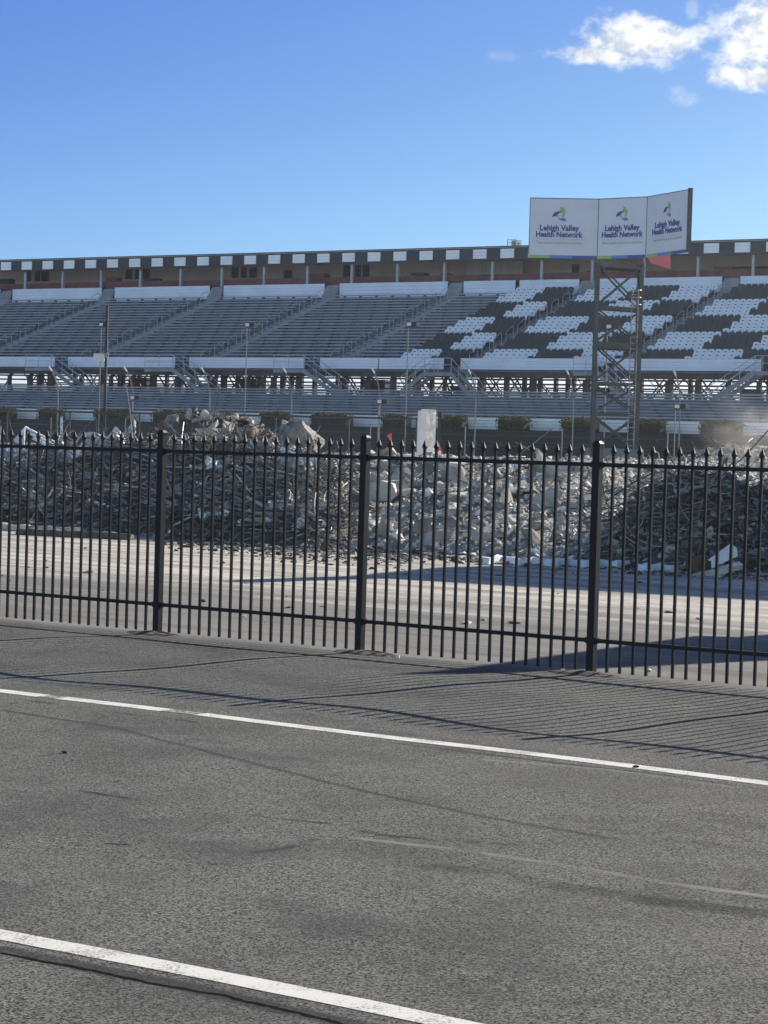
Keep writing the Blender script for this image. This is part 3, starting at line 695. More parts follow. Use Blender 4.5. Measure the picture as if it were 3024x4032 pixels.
# ---------------------------------------------------------------- chain link fence nearer
DC = (87.-ZP)*math.cos(TH)
cl = GS('chain_link_fence', 'black topped chain link fence running left of the white pillar behind the rubble', 'fence', -26, DC)
sL, zt = hit(-120, 1612, DC); sR, _ = hit(1652, 1651, DC); _, zt = hit(800, 1632, DC)
m = MB(); m.tube([SP(sL, DC, zt), SP(sR, DC, zt)], .042, 6); m.build('top_rail', M['tower'], cl)
for x in (28, 275, 549, 815, 1085, 1374, 1640): 
    s, _ = hit(x, 1680, DC); m = MB(); m.tube([SP(s, DC, 0), SP(s, DC, zt)], .035, 6); m.build('post', M['tower'], cl)
m = MB(); hh = zt-.06; q = sL
while q < sR-.1:      # woven diagonal wires
    for sg in (1, -1):
        a_, b_ = q, q+hh*sg; t0, t1 = 0., 1.
        if b_ > sR: t1 = (sR-a_)/(b_-a_)
        if b_ < sL: t1 = (sL-a_)/(b_-a_)
        if t1 > .03: m.tube([SP(a_, DC+.01*sg, .05), SP(a_+(b_-a_)*t1, DC+.01*sg, .05+hh*t1)], .0035, 3, 0, False)
    q += .12
m.build('mesh', mat('chain_link_wire', (.12, .125, .13), .5), cl)

# ---------------------------------------------------------------- lamp poles
def lamp_pole(x, ytop, ybot, D, label, head=1):
    s, z1 = hit(x, ytop, D); s2, _ = hit(x-1, ybot, D); root = empty('lamp_pole', SP(s, D, 0), label, 'lamp pole', 'thin poles with small floodlights')
    m = MB(); m.tube([SP(s, D, 0), SP(s, D, z1)], .035, 6); m.build('pole', M['farpost'], root)
    m = MB(); m.sbox(s+.06, s+.75, D-.3, D+.1, z1+.02, z1+.30); m.sbox(s-.02, s+.06, D-.05, D+.05, z1-.02, z1+.2)
    h = m.build('lamp_head', M['dark'], root)
    m = MB(); m.sbox(s+.1, s+.38, D-.33, D-.302, z1+.06, z1+.26); m.build('lens', M['whiteplastic'], h)
lamp_pole(399, 1288, 1400, -15.2, 'thin white pole with small dark floodlight beside the tall dark pole')
lamp_pole(973, 1290, 1456, -15.2, 'thin tall pole with small dark floodlight in front of the grey bleachers')
lamp_pole(1608, 1288, 1456, -15.2, 'thin tall pole with small dark floodlight at the edge of the white seats')
lamp_pole(2392, 1298, 1456, -15.2, 'thin tall pole with small lamp seen through the billboard tower')
lamp_pole(522, 1576, 1690, -16.6, 'short pole with small dark floodlight right of the tall dark pole')
lamp_pole(1492, 1592, 1690, -16.6, 'short pole with dark floodlight left of the white pillar')
lamp_pole(2660, 1612, 1780, -16.6, 'short pole with white faced floodlight right of the billboard tower')
# brown pole with box
pY = 100.; a = atY(414, 1720, pY); tp = atY(423, 1203, pY); root = empty('utility_pole', (tp.x, pY, 0), 'tall thin dark pole with a pale box rising in front of the left bleachers', 'pole')
m = MB(); m.tube([(tp.x, pY, 0), (tp.x, pY, tp.z)], [.075, .058], 10); m.build('pole', M['wood'], root, True)
b0 = atY(370, 1421, pY-.2); b1 = atY(410, 1392, pY-.2); m = MB(); m.box(((b0.x+b1.x)/2, pY-.1, (b0.z+b1.z)/2), (.235, 0, 0), (0, .2, 0), (0, 0, .155)); m.build('box', M['whiteplastic'], root)
m = MB(); c_ = atY(421, 1398, pY-.2); m.box((c_.x, pY-.16, c_.z), (.06, 0, 0), (0, .06, 0), (0, 0, .1)); m.build('bracket', M['greymetal'], root)

# ---------------------------------------------------------------- billboard on lattice tower
BY = 120.
bb = empty('billboard', (atY(2440, 1800, BY).x, BY, 0), 'three sided white health network billboard on a dark steel lattice tower', 'billboard')
prof = [(2078, 2091, 777, 1017, 120.), (2352, 2358, 785, 1019, 119.6), (2543, 2549, 778.5, 1013, 117.9), (2700, 2710, 751, 987, 114.3)]
ztop = np.mean([atY(q[1], q[2], q[4]).z for q in prof]); zbot = np.mean([atY(q[0], q[3], q[4]).z for q in prof])
PX_ = [Vector((atY((q[0]+q[1])/2, 900, q[4]).x, q[4], 0)) for q in prof]
sh = .135
for i in range(3):
    a, c = PX_[i], PX_[i+1]; d = (c-a).normalized(); nrm = Vector((d.y, -d.x, 0))  # towards the camera
    if nrm.y > 0: nrm = -nrm
    bk = -nrm*.12
    m = MB(); P = [a, c, c+bk, a+bk]; m.hexa([p+Vector((0, 0, zbot+sh)) for p in P]+[p+Vector((0, 0, ztop)) for p in P]); pan = m.build('face_panel', M['board'], bb)
    L = (c-a).length
    for k, mt in enumerate(('green', 'blue', 'navy')):
        s0_, s1_ = (0, .30, .64, 1.)[k], (0, .30, .64, 1.)[k+1]; m = MB(); P = [a.lerp(c, s0_)+nrm*.02, a.lerp(c, s1_)+nrm*.02, a.lerp(c, s1_)+bk*.5, a.lerp(c, s0_)+bk*.5]
        m.hexa([p+Vector((0, 0, zbot-.02)) for p in P]+[p+Vector((0, 0, zbot+sh-.003)) for p in P]); m.build('colour_strip', M[mt], pan)
    fx = (.44, .505, .52)[i]
    up_ = Vector((0, 0, 1)); ctr = a.lerp(c, fx)+nrm*.012
    bs_ = Matrix((d, up_, nrm)).transposed().to_4x4()
    hgt = ztop-zbot; sc = hgt/3.2; kx = (1., 1.0, 1.0)[i]*(.93, .93, .93)[i]; W = {0: 2.45, 1: 2.45, 2: 2.9}[i]
    def place(y): return Matrix.Translation(ctr+up_*(zbot+y*hgt)) @ bs_
    t1 = textmesh('Lehigh Valley', .41, 'lettering', pan, M['navy'], place(.462), .013, 1.)
    t2_ = textmesh('Health Network', .41, 'lettering', pan, M['navy'], place(.352), .013, 1.)
    t4 = textmesh('Your health deserves a partner.', .215, 'lettering', pan, M['grey'], place(.235), .004, 1.)
    # squeeze each line to its width in the photograph
    for o_, wd in ((t1, W*.84), (t2_, W), (t4, W)):
        co = np.array([v.co[:] for v in o_.data.vertices]); al_ = (co-np.array(ctr))@np.array(d); w0 = al_.max()-al_.min(); mid = (al_.max()+al_.min())/2
        for v, q in zip(o_.data.vertices, al_): v.co += d*((q-mid)*(wd/w0)-q)
    m = MB(); q0 = ctr+up_*(zbot+.312*hgt); m.box(q0, d*W*.5, nrm*.006, up_*.012); m.build('rule', M['grey'], pan)
    def leaf(pts, mt):
        m_ = MB(); P = [ctr+d*x*.78+up_*(zbot+hgt*.725+y*.80) for x, y in pts]; n = len(P)
        m_.add([p+nrm*.012 for p in P]+[p for p in P], [tuple(range(n)), tuple(range(2*n-1, n-1, -1))]+[(k, n+k, n+(k+1) % n, (k+1) % n) for k in range(n)])
        m_.build('emblem_leaf', M[mt], pan)
    leaf([(.02, .52), (.14, .50), (.26, .42), (.33, .30), (.34, .12), (.28, -.04), (.21, -.12), (.14, -.12), (.18, .02), (.17, .14), (.11, .22), (.03, .25), (.00, .30), (.03, .38)], 'green')
    leaf([(-.52, -.14), (-.48, .02), (-.38, .14), (-.22, .22), (-.06, .245), (.07, .22), (.12, .15), (.02, .16), (-.08, .11), (-.14, .03), (-.20, -.06), (-.34, -.08)], 'navy')
    leaf([(-.16, -.03), (-.13, -.14), (-.04, -.22), (.10, -.22), (.22, -.17), (.34, -.22), (.44, -.36), (.34, -.40), (.16, -.39), (.02, -.33), (-.10, -.22), (-.17, -.12)], 'blue')
    e = MB()
    e.bar(a+nrm*.012+up_*(zbot+sh+.02), a+nrm*.012+up_*ztop, .02, .02); e.bar(a+nrm*-.06+up_*(ztop+.022), c+nrm*-.06+up_*(ztop+.022), .14, .04); e.build('edge_trim', M['tower'], pan)
e = MB(); a = PX_[-1]; d = (PX_[3]-PX_[2]).normalized(); nn = Vector((d.y, -d.x, 0)); nn = nn if nn.y < 0 else -nn
e.box(a+d*.045-nn*.10+Vector((0, 0, (ztop+zbot)/2+.05)), d*.04, nn*.12, Vector((0, 0, (ztop-zbot)/2+.06))); e.build('side_frame', M['tower'], bb)
# tower
TB = R(3.); dx_ = Vector((math.cos(TB+R(6)), -math.sin(-TB-R(6)), 0)); dy_ = Vector((math.sin(TB), math.cos(TB), 0)); 
tl = atY(2345, 1400, BY); tl.z = 0; tr_ = atY(2518, 1400, BY+1.2); tr_.z = 0; w_ = (tr_-tl).length
LG = [tl, tr_, tr_+dy_*2.0-dx_*.05, tl+dy_*2.0]
zT = zbot-.02
for p in LG: m = MB(); m.box(p+Vector((0, 0, (zT+2.)/2)), dx_*.10, dy_*.10, Vector((0, 0, (zT-2.)/2))); m.build('leg', M['tower'], bb)
yl = [1022, 1200, 1342, 1500, 1622, 1765]; lv = [atY(2345, y, BY).z for y in yl]
for k, z in enumerate(lv[:-1]):
    m = MB()
    for i in range(4):
        hh = .34 if k in (0, 2) else .13
        m.bar(LG[i]+Vector((0, 0, z-hh/2-.02)), LG[(i+1) % 4]+Vector((0, 0, z-hh/2-.02)), .10, hh)
    if k in (0, 2):
        c0 = sum((p for p in LG), Vector())/4; m.box(c0+Vector((0, 0, z-.1)), dx_*w_*.47, dy_*.9, Vector((0, 0, .03)))
    m.build('platform' if k in (0, 2) else 'ring_beam', M['tower'], bb)
for k in range(5):
    z1, z0 = lv[k]-.2, lv[k+1]+.02
    for i in range(4):
        a, c = LG[i], LG[(i+1) % 4]; nn = (c-a).normalized().cross(Vector((0, 0, 1)))*.04; m = MB()
        m.bar(a+nn+Vector((0, 0, z1)), c+nn+Vector((0, 0, z0)), .075); m.bar(a-nn+Vector((0, 0, z0)), c-nn+Vector((0, 0, z1)), .075); m.build('cross_brace', M['tower'], bb)
lp = atY(2494, 1400, BY+.9); m = MB(); za, zb = 2.3, atY(2494, 1135, BY).z
for sx in (-.17, .17): m.tube([(lp.x+sx, lp.y, za), (lp.x+sx, lp.y, zb)], .03, 5)
z = za
while z < zb: m.tube([(lp.x-.17, lp.y, z), (lp.x+.17, lp.y, z)], .018, 4); z += .32
m.build('ladder', M['greymetal'], bb)
m = MB(); z = lv[1]+.1
while z < zb+.1:
    m.tube([(lp.x+.26*math.sin(a_), lp.y-.02-.35+.35*math.cos(a_), z) for a_ in np.linspace(-2.9, 2.9, 12)], .02, 4); z += .38
m.build('ladder_cage', M['greymetal'], bb)
zb_ = atY(2400, 1765, BY).z; c0 = sum((p for p in LG), Vector())/4
m = MB(); m.box(c0+Vector((0, -.1, zb_/2)), dx_*(w_/2+.22), dy_*1.35, Vector((0, 0, zb_/2))); m.build('plinth', M['base'], bb)

# ---------------------------------------------------------------- rubble heaps
def interp(u, tb): return float(np.interp(u, [q[0] for q in tb], [q[1] for q in tb]))
def front(tb):        # (x, y of the foot line in the photo) -> depth of the foot
    return [((x-1512), gnd(x, y).y) for x, y in tb]
def crest(tb, dep): return [((x-1512), max(.05, atY(x, y, dep(x-1512)).z)) for x, y in tb]
class Heap:
    def __init__(s, name, foot, top, ramp, flat, back, m, amp, freq, seed, res=(170, 60), pw=1.):
        s.f = front(foot); s.ramp = ramp; s.flat = flat; s.back = back; s.amp = amp; s.fr = freq; s.sd = seed; s.pw = pw
        s.c = crest(top, lambda u: interp(u, s.f)+ramp)
        s.u0, s.u1 = s.f[0][0], s.f[-1][0]
        us = np.linspace(s.u0, s.u1, res[0]); ds = np.linspace(-.6, ramp+flat+back, res[1]); g = MB(); vs = []
        for d in ds:
            for u in us:
                y = interp(u, s.f)+d; x = u/FPX*y; vs.append((x, y, s.h(x, y)))
        n = len(us); g.add(vs, [(j*n+i, j*n+i+1, (j+1)*n+i+1, (j+1)*n+i) for j in range(len(ds)-1) for i in range(n-1)])
        s.o = tag(g.build(name, m), kind='stuff')
    def h(s, x, y):
        u = x/y*FPX; d = y-interp(u, s.f); e = sstep(s.u0, s.u0+25, u)*(1-sstep(s.u1-25, s.u1, u)) if s.sd != 1 else 1-sstep(s.u1-60, s.u1, u)
        if d <= 0: k = 0.
        elif d < s.ramp: k = (d/s.ramp)**s.pw
        elif d < s.ramp+s.flat: k = 1.
        else: k = max(0., 1-(d-s.ramp-s.flat)/s.back)
        p = Vector((x*s.fr, y*s.fr, s.sd*7.3)); nz = noise.fractal(p, .8, 2.1, 5)
        return interp(u, s.c)*k*e + s.amp*nz*min(1., .15+k*1.6)*e - (.12 if (d < -.3 or e < .02) else 0)
    def at(s, u, k):     # k 0..1 along the ramp, >1 on the flat
        y = interp(u, s.f)+s.ramp*k; x = u/FPX*y; return Vector((x, y, s.h(x, y)))
    def k_for(s, u, ypx):  # ramp position whose image height is ypx
        best = (1e9, 0)
        for k in np.linspace(0, 1.3, 40):
            p = s.at(u, k); q = p-CAM; yy = 2016-FPX*(q.dot(UV)/q.dot(F))
            if abs(yy-ypx) < best[0]: best = (abs(yy-ypx), k)
        return best[1]
    def pix(s, x, y):
        uu = (x-1512)+.03*(y-2016); return s.at(uu, s.k_for(uu, y))
HA = Heap('dark_debris_heap', [(-260, 2060), (0, 2075), (250, 2088), (500, 2100), (800, 2122), (1000, 2140), (1250, 2160), (1420, 2160)],
          [(-260, 1760), (0, 1790), (120, 1770), (250, 1758), (400, 1750), (560, 1745), (750, 1745), (1000, 1760), (1200, 1790), (1420, 1860)], 5.5, 4, 4, M['rub_a'], .15, .9, 1, pw=.75)
HB = Heap('pale_rubble_heap', [(1130, 2130), (1250, 2150), (1500, 2170), (1750, 2190), (2000, 2205), (2300, 2215), (2600, 2225), (3300, 2240)],
          [(1130, 1850), (1250, 1815), (1400, 1812), (1700, 1815), (2000, 1822), (2300, 1828), (2600, 1835), (3300, 1850)], 9, 8, 4, M['rub_b'], .17, 1., 2, pw=.85)
HC = Heap('dark_soil_heap', [(2250, 2212), (2400, 2228), (2600, 2240), (2800, 2250), (3024, 2258), (3350, 2268)],
          [(2250, 2190), (2330, 2110), (2440, 2030), (2560, 1935), (2680, 1880), (2800, 1865), (2880, 1885), (2940, 1935), (3024, 1960), (3350, 2000)], 4.2, .8, 3.5, M['soil'], .26, 1.2, 3, pw=.7)
def ztbl(tb, Y): return [(x, y) for x, y in tb]
HD = Heap('brown_rock_heap', [(540, 2010), (700, 2010), (900, 2015), (1110, 2025)], [(540, 1745), (600, 1705), (650, 1660), (690, 1640), (760, 1632), (850, 1636), (900, 1648), (960, 1668), (1050, 1705), (1110, 1750)], 6, 3, 4, M['brown'], .15, 1.5, 4, res=(150, 90))
HE = Heap('far_grey_heap', [(2580, 1995), (2800, 2000), (3300, 2010)], [(2580, 1838), (2680, 1815), (2760, 1785), (2850, 1772), (3024, 1770), (3300, 1765)], 6, 6, 4, M['rub_b'], .25, 1., 5)
def frags(name, heap, m, n, smin, smax, u0, u1, k0, k1, flat=1., bias=1., mats=None, lean=0.):
    g = MB(); us = rng.uniform(u0, u1, n); ks = k0+(k1-k0)*rng.random(n)**bias; sz = smin+(smax-smin)*rng.random(n)**3
    for u, k, r_ in zip(us, ks, sz):
        p = heap.at(u, k); vs, fs = HULLS[rng.integers(14)]
        q = Matrix.Rotation(rng.uniform(0, 6.28), 3, Vector(rng.standard_normal(3)).normalized()) @ Matrix.Diagonal((r_, r_*rng.uniform(.4, 1), r_*rng.uniform(.25, .8)))
        if rng.random() < lean:   # thin slabs deliberately turned to catch the sun as glints
            q = (Vector((.62, -.42, .6))+Vector(rng.normal(0, .22, 3))).to_track_quat('Z', 'Y').to_matrix() @ Matrix.Rotation(rng.uniform(0, 6.28), 3, 'Z') @ Matrix.Diagonal((r_*1.1, r_*rng.uniform(.3, .8), r_*.2))
        g.add([q@Vector(v)+p+Vector((0, 0, r_*.2)) for v in vs], fs, int(rng.integers(len(mats))) if mats else 0)
    return tag(g.build(name, mats or m), kind='stuff')
frags('fine_rubble', HB, None, 12000, .018, .11, -330, 1750, .0, 1.3, mats=[M['conc'], M['conc_pale'], M['conc_pale'], M['conc_dark'], M['rub_b']], lean=.35)
frags('fine_debris', HA, None, 5200, .02, .13, -1720, -120, 0, 1.35, mats=[M['conc_dark'], M['soil'], M['conc_dark'], M['rub_a'], M['greymetal'], M['conc'], M['conc_pale']], lean=.12)
frags('fine_spoil', HC, None, 3200, .02, .12, 760, 1780, 0, 1.2, mats=[M['soil'], M['soil'], M['conc_dark'], M['rub_a'], M['conc']])
frags('fine_rock', HD, None, 700, .03, .16, -960, -420, .1, 1.3, mats=[M['brown'], M['brown'], M['conc'], M['conc_dark']])
frags('fine_rubble', HE, None, 1400, .03, .16, 1080, 1750, .0, 1.5, mats=[M['conc'], M['rub_b'], M['conc_dark'], M['soil']])
# skirt of clods on the ground before the heaps
g = MB()
for i in range(8500):
    u = rng.uniform(-1600, 1650); f_ = interp(u, HA.f) if u < -250 else (interp(u, HB.f) if u < 760 else interp(u, HC.f))
    spread = (1.2 if u < -900 else 5.0 if u < 100 else 2.2)
    y = f_+.5-abs(rng.normal(0, .5))*spread; x = u/FPX*y; r_ = .015+.07*rng.random()**3*(1.2 if y > f_-.6 else .7)
    vs, fs = HULLS[rng.integers(14)]; q = Matrix.Rotation(rng.uniform(0, 6.28), 3, 'Z') @ Matrix.Diagonal((r_*rng.uniform(.8, 1.8), r_, r_*rng.uniform(.4, .8)))
    g.add([q@Vector(v)+Vector((x, y, r_*.3)) for v in vs], fs, int(rng.choice([0, 0, 0, 1, 2])))
for i in range(80):
    u = rng.uniform(-1600, 1650); y = rng.uniform(24, 44); y = min(y, (interp(u, HA.f) if u < -250 else interp(u, HB.f))-.5); x = u/FPX*y; r_ = .01+.045*rng.random()**3
    vs, fs = HULLS[rng.integers(14)]; q = Matrix.Rotation(rng.uniform(0, 6.28), 3, 'Z') @ Matrix.Diagonal((r_*rng.uniform(1, 3), r_, r_*.5)); g.add([q@Vector(v)+Vector((x, y, r_*.3)) for v in vs], fs, int(rng.choice([0, 1, 2])))
tag(g.build('scattered_clods', [M['soil'], M['conc_dark'], M['conc']]), kind='stuff')
# strands tangled through the dark heaps
def strands(name, heap, n, u0, u1, k0, k1, rad, ln, mats, up=.26):
    g = MB()
    for i in range(n):
        p = heap.at(rng.uniform(u0, u1), rng.uniform(k0, k1)) + Vector((0, -.05, rng.uniform(-.05, .15)))
        d = Vector((rng.normal(0, 1), rng.normal(0, .5), rng.normal(0, up))).normalized(); L = rng.uniform(*ln); bend = Vector(rng.normal(0, .35, 3)); r_ = rng.uniform(*rad)
        pts = [p + d*(L*q) + bend*(L*q*q) - Vector((0, 0, .1*q)) for q in np.linspace(0, 1, 5)]
        g.tube(pts, r_, 3, int(rng.integers(len(mats))), False)
    return tag(g.build(name, mats), kind='stuff')
strands('tangled_scrap', HA, 5200, -1720, -180, .0, 1.05, (.004, .013), (.2, .9), [M['rust'], M['darkmetal'], M['greymetal'], M['rust'], M['rub_a']])
M['pale_wire'] = mat('pale_bent_metal', (.50, .48, .44), .6, .2, 6)
strands('pale_scrap', HA, 800, -1720, -180, .05, 1.05, (.006, .014), (.2, .9), [M['pale_wire'], M['greymetal']])
strands('tangled_scrap', HC, 900, 760, 1750, .0, 1.1, (.005, .014), (.25, 1.0), [M['rust'], M['darkmetal'], M['greymetal']])
strands('tangled_scrap', HB, 260, -330, 1100, .1, 1.1, (.005, .012), (.2, .9), [M['rust'], M['greymetal']])
strands('tangled_scrap', HE, 200, 1080, 1700, .6, 1.2, (.008, .016), (.3, 1.2), [M['rust'], M['greymetal']], .8)

def rotm(): return Matrix.Rotation(random.uniform(0, 6.28), 3, Vector((random.gauss(0, 1), random.gauss(0, 1), random.gauss(0, 1))).normalized())
def put(me, p, rot, sc, name, label, cat, group):
    o = link(name, me); o.matrix_world = Matrix.Translation(p) @ rot.to_4x4() @ Matrix.Diagonal((*sc, 1)); return tag(o, label, cat, group)
CH = {k: [hullmesh(1., 'concrete_chunk', M[k], i) for i in range(14)] for k in ('conc', 'conc_pale', 'conc_dark', 'brown')}
def chunks(heap, n, u0, u1, k0, k1, smin, smax, keys, label, group, name='concrete_chunk', cat='concrete chunk', pw=3.0, flat=(.35, .9)):
    for i in range(n):
        p = heap.at(random.uniform(u0, u1), random.uniform(k0, k1)); r_ = smin+(smax-smin)*random.random()**pw
        put(random.choice(CH[random.choice(keys)]), p+Vector((0, 0, r_*.25)), rotm(), (r_, r_*random.uniform(.5, 1), r_*random.uniform(*flat)), name, label, cat, group)
chunks(HB, 130, -290, 420, .05, 1.1, .06, .40, ('conc', 'conc', 'conc_pale', 'conc_dark'), 'angular grey concrete chunk in the pale rubble between middle and right fence posts', 'concrete chunks in the pale rubble heap, centre')
chunks(HB, 60, 420, 1000, .1, 1.15, .05, .17, ('conc', 'conc_pale', 'conc'), 'small pale concrete chunk in the finer rubble around the right fence post', 'concrete chunks in the pale rubble heap, right')
chunks(HA, 45, -1500, -200, .1, 1.1, .05, .16, ('conc_dark', 'conc', 'conc_dark'), 'grey concrete chunk caught in the dark tangled debris heap', 'concrete chunks in the dark debris heap')
chunks(HC, 30, 850, 1600, .05, 1.0, .05, .18, ('conc_dark', 'conc_dark', 'conc'), 'grey concrete chunk half buried in the shaded dark heap at the right', 'concrete chunks in the shaded heap')
chunks(HD, 80, -930, -430, .4, 1.05, .10, .34, ('brown', 'brown', 'conc', 'conc_dark'), 'brown angular rock slab on the tall brown heap', 'slabs on the brown heap', 'flat_rock', 'rock', 1.2, (.3, .7))
chunks(HB, 16, -280, 700, .1, 1.0, .24, .42, ('conc', 'conc', 'conc_dark'), 'large flat broken concrete slab among the pale rubble', 'large slabs in the pale rubble heap', 'broken_concrete', 'concrete piece', 1., (.15, .35))
chunks(HE, 20, 1180, 1600, .5, 1.1, .10, .28, ('conc', 'conc_dark'), 'grey concrete chunk on the far heap at the right edge', 'concrete chunks on the far right heap')
# bars, boards and splinters
def barmesh(name, m, w, h): a = MB(); a.box((0, 0, 0), (.5, 0, 0), (0, w/2, 0), (0, 0, h/2)); return a.mesh(name, m)
BAR = [barmesh('steel_bar', M[k], w, h) for k, w, h in (('darkmetal', .05, .05), ('greymetal', .06, .03), ('rust', .04, .04), ('greymetal', .08, .02))]
BRD = [barmesh('splintered_board', M[k], w, h) for k, w, h in (('timber', .07, .025), ('conc_pale', .06, .03), ('timber', .045, .03), ('sheet', .06, .012))]
def barrot(az, el, ro): return Matrix.Rotation(az, 3, 'Z') @ Matrix.Rotation(-el, 3, 'Y') @ Matrix.Rotation(ro, 3, 'X')
def bars(heap, n, u0, u1, k0, k1, ln, meshes, name, label, cat, group, tilt=.45):
    for i in range(n):
        p = heap.at(random.uniform(u0, u1), random.uniform(k0, k1)); L = random.uniform(*ln)
        az = random.gauss(0, .5); el = random.gauss(0, tilt)
        put(random.choice(meshes), p+Vector((0, -.06, .08)), barrot(az, el, random.uniform(0, 3)), (L, 1, 1), name, label, cat, group)
bars(HA, 90, -1600, -220, .08, .85, (.4, 1.4), BAR, 'steel_bar', 'dark steel bar sticking out of the tangled debris heap at the left', 'steel bar', 'steel bars in the dark debris heap')
bars(HA, 110, -1560, -220, .05, 1.05, (.15, .8), BRD, 'splintered_board', 'pale splintered board in the tangled debris heap at the left', 'board', 'pale boards in the dark debris heap')
bars(HC, 30, 860, 1650, .05, 1.05, (.3, 1.2), BAR[:3], 'steel_bar', 'dark steel bar in the shaded heap at the right', 'steel bar', 'steel bars in the shaded heap')
bars(HB, 40, -280, 1000, .1, 1.1, (.1, .4), BRD, 'splintered_board', 'pale splinter lying on the pale rubble heap', 'board', 'pale splinters on the rubble heap', .7)
SHM = []
for k in range(6):
    g = MB(); vs = []; rr_ = random.Random(k)
    for j in range(6):
        for i in range(8): x, y = i/7-.5, (j/5-.5)*.6; vs.append((x, y, .16*noise.fractal(Vector((x*3+k*5, y*4, k)), .8, 2.1, 3)+.25*x*x*rr_.choice((-1, 1, 2))))
    g.add(vs, [(j*8+i, j*8+i+1, (j+1)*8+i+1, (j+1)*8+i) for j in range(5) for i in range(7)]); SHM.append(g.mesh('scrap_sheet', M[('greymetal', 'sheet', 'darkmetal', 'greymetal', 'conc_dark', 'tarp')[k]]))
for i in range(46):
    p = HA.at(random.uniform(-1560, -260), random.uniform(.1, .95)); L = random.uniform(.2, .75)
    put(random.choice(SHM), p+Vector((0, -.1, .1)), barrot(random.gauss(0, .7), random.gauss(0, .5), random.gauss(.9, .5)), (L, L, L), 'scrap_sheet', 'bent piece of scrap sheet in the dark tangled heap at the left', 'scrap sheet', 'scrap sheets in the dark debris heap')
def stick(x0, y0, x1, y1, heap, w, h, mk, name, label, cat, lift=.12):
    a = heap.pix(x0, y0); Y = (a.y+heap.pix(x1, y1).y)/2-.15; a = atY(x0, y0, Y); c = atY(x1, y1, Y+.1)
    m = MB(); m.bar(a, c, w, h); return tag(m.build(name, M[mk]), label, cat)
stick(800, 1816, 880, 1865, HA, .09, .06, 'timber', 'timber', 'thick sunlit pale beam just right of the left fence post', 'beam')
stick(1217, 1893, 1282, 1965, HA, .09, .05, 'timber', 'timber', 'broken white plank slanting left of the middle fence post', 'board')
stick(1000, 2018, 1112, 2046, HA, .09, .05, 'timber', 'timber', 'long pale broken plank lying low in the dark heap', 'board')
stick(206, 1928, 118, 2080, HA, .045, .03, 'timber', 'timber', 'thin white stick leaning on the far left of the dark heap', 'stick')
stick(980, 1905, 960, 1965, HA, .04, .03, 'timber', 'timber', 'short white stick crossing another near the centre of the dark heap', 'stick')
stick(885, 1905, 915, 1875, HA, .035, .03, 'timber', 'timber', 'short white stick leaning right below the sunlit beam', 'stick')
stick(1120, 2010, 1248, 1964, HA, .05, .03, 'timber', 'timber', 'upper of two thin pale laths left of the concrete block', 'lath')
stick(1060, 2024, 1245, 2004, HA, .05, .03, 'conc_pale', 'timber', 'lower of two thin pale laths left of the concrete block', 'lath')
stick(730, 2092, 790, 2012, HA, .035, .025, 'timber', 'timber', 'thin white stick leaning low between left and middle fence posts', 'stick')
stick(880, 1860, 1010, 1880, HA, .06, .03, 'timber', 'timber', 'pale plank lying right of the sunlit beam', 'board')
stick(1085, 1806, 1250, 1880, HA, .05, .03, 'conc_pale', 'timber', 'white lath slanting below the grey boulder', 'lath')
stick(500, 1780, 562, 1705, HD, .07, .04, 'timber', 'timber', 'short white slat leaning left of the left fence post top', 'slat')

# single large pieces
def solid(pts, name, mt, label, cat, depth, group=None, jit=0., sub=0):
    """pts: outline of the piece facing the viewer as 3-D points, given real thickness away from the viewer"""
    n = len(pts); m = MB(); bk = [Vector(p)+Vector((depth*.25, depth, 0)) for p in pts]
    m.add([Vector(p) for p in pts]+bk, [tuple(range(n)), tuple(range(2*n-1, n-1, -1))]+[(k, n+k, n+(k+1) % n, (k+1) % n) for k in range(n)])
    return tag(m.build(name, M[mt] if isinstance(mt, str) else mt), label, cat, group)
def pts_at(px, Y): return [atY(x, y, Y+dy) if len(p) > 2 else atY(x, y, Y) for p in px for (x, y, dy) in [(p[0], p[1], p[2] if len(p) > 2 else 0)]]
def rock(x0, y0, x1, y1, Y, th, mt, name, label, cat, i=3, ry=0.):
    a, c = atY(x0, y1, Y), atY(x1, y0, Y); me = roughrock(M[mt], i, max(c.x-a.x, .1)/2, th, (c.z-a.z)/2)
    o = link(name, me); o.location = ((a.x+c.x)/2, Y+th*.5, (a.z+c.z)/2); o.rotation_euler = (0, ry, 0); return tag(o, label, cat)
def roughrock(m, seed, a, b_, c):
    vs, fs = hullpts(26, 900+seed); bm = bmesh.new(); V = [bm.verts.new(v) for v in vs]
    for f in fs: bm.faces.new([V[i] for i in f])
    bmesh.ops.triangulate(bm, faces=bm.faces); bmesh.ops.subdivide_edges(bm, edges=bm.edges, cuts=5, use_grid_fill=True)
    for v in bm.verts:
        n_ = noise.fractal(v.co*2.2+Vector((seed*3.1, 0, 0)), .7, 2.1, 5); q = v.co*(1+.17*n_); v.co = Vector((q.x*a*1.05, q.y*b_, q.z*c*1.05))
    me = bpy.data.meshes.new('rough_rock'); bm.to_mesh(me); bm.free(); me.materials.append(m); return me
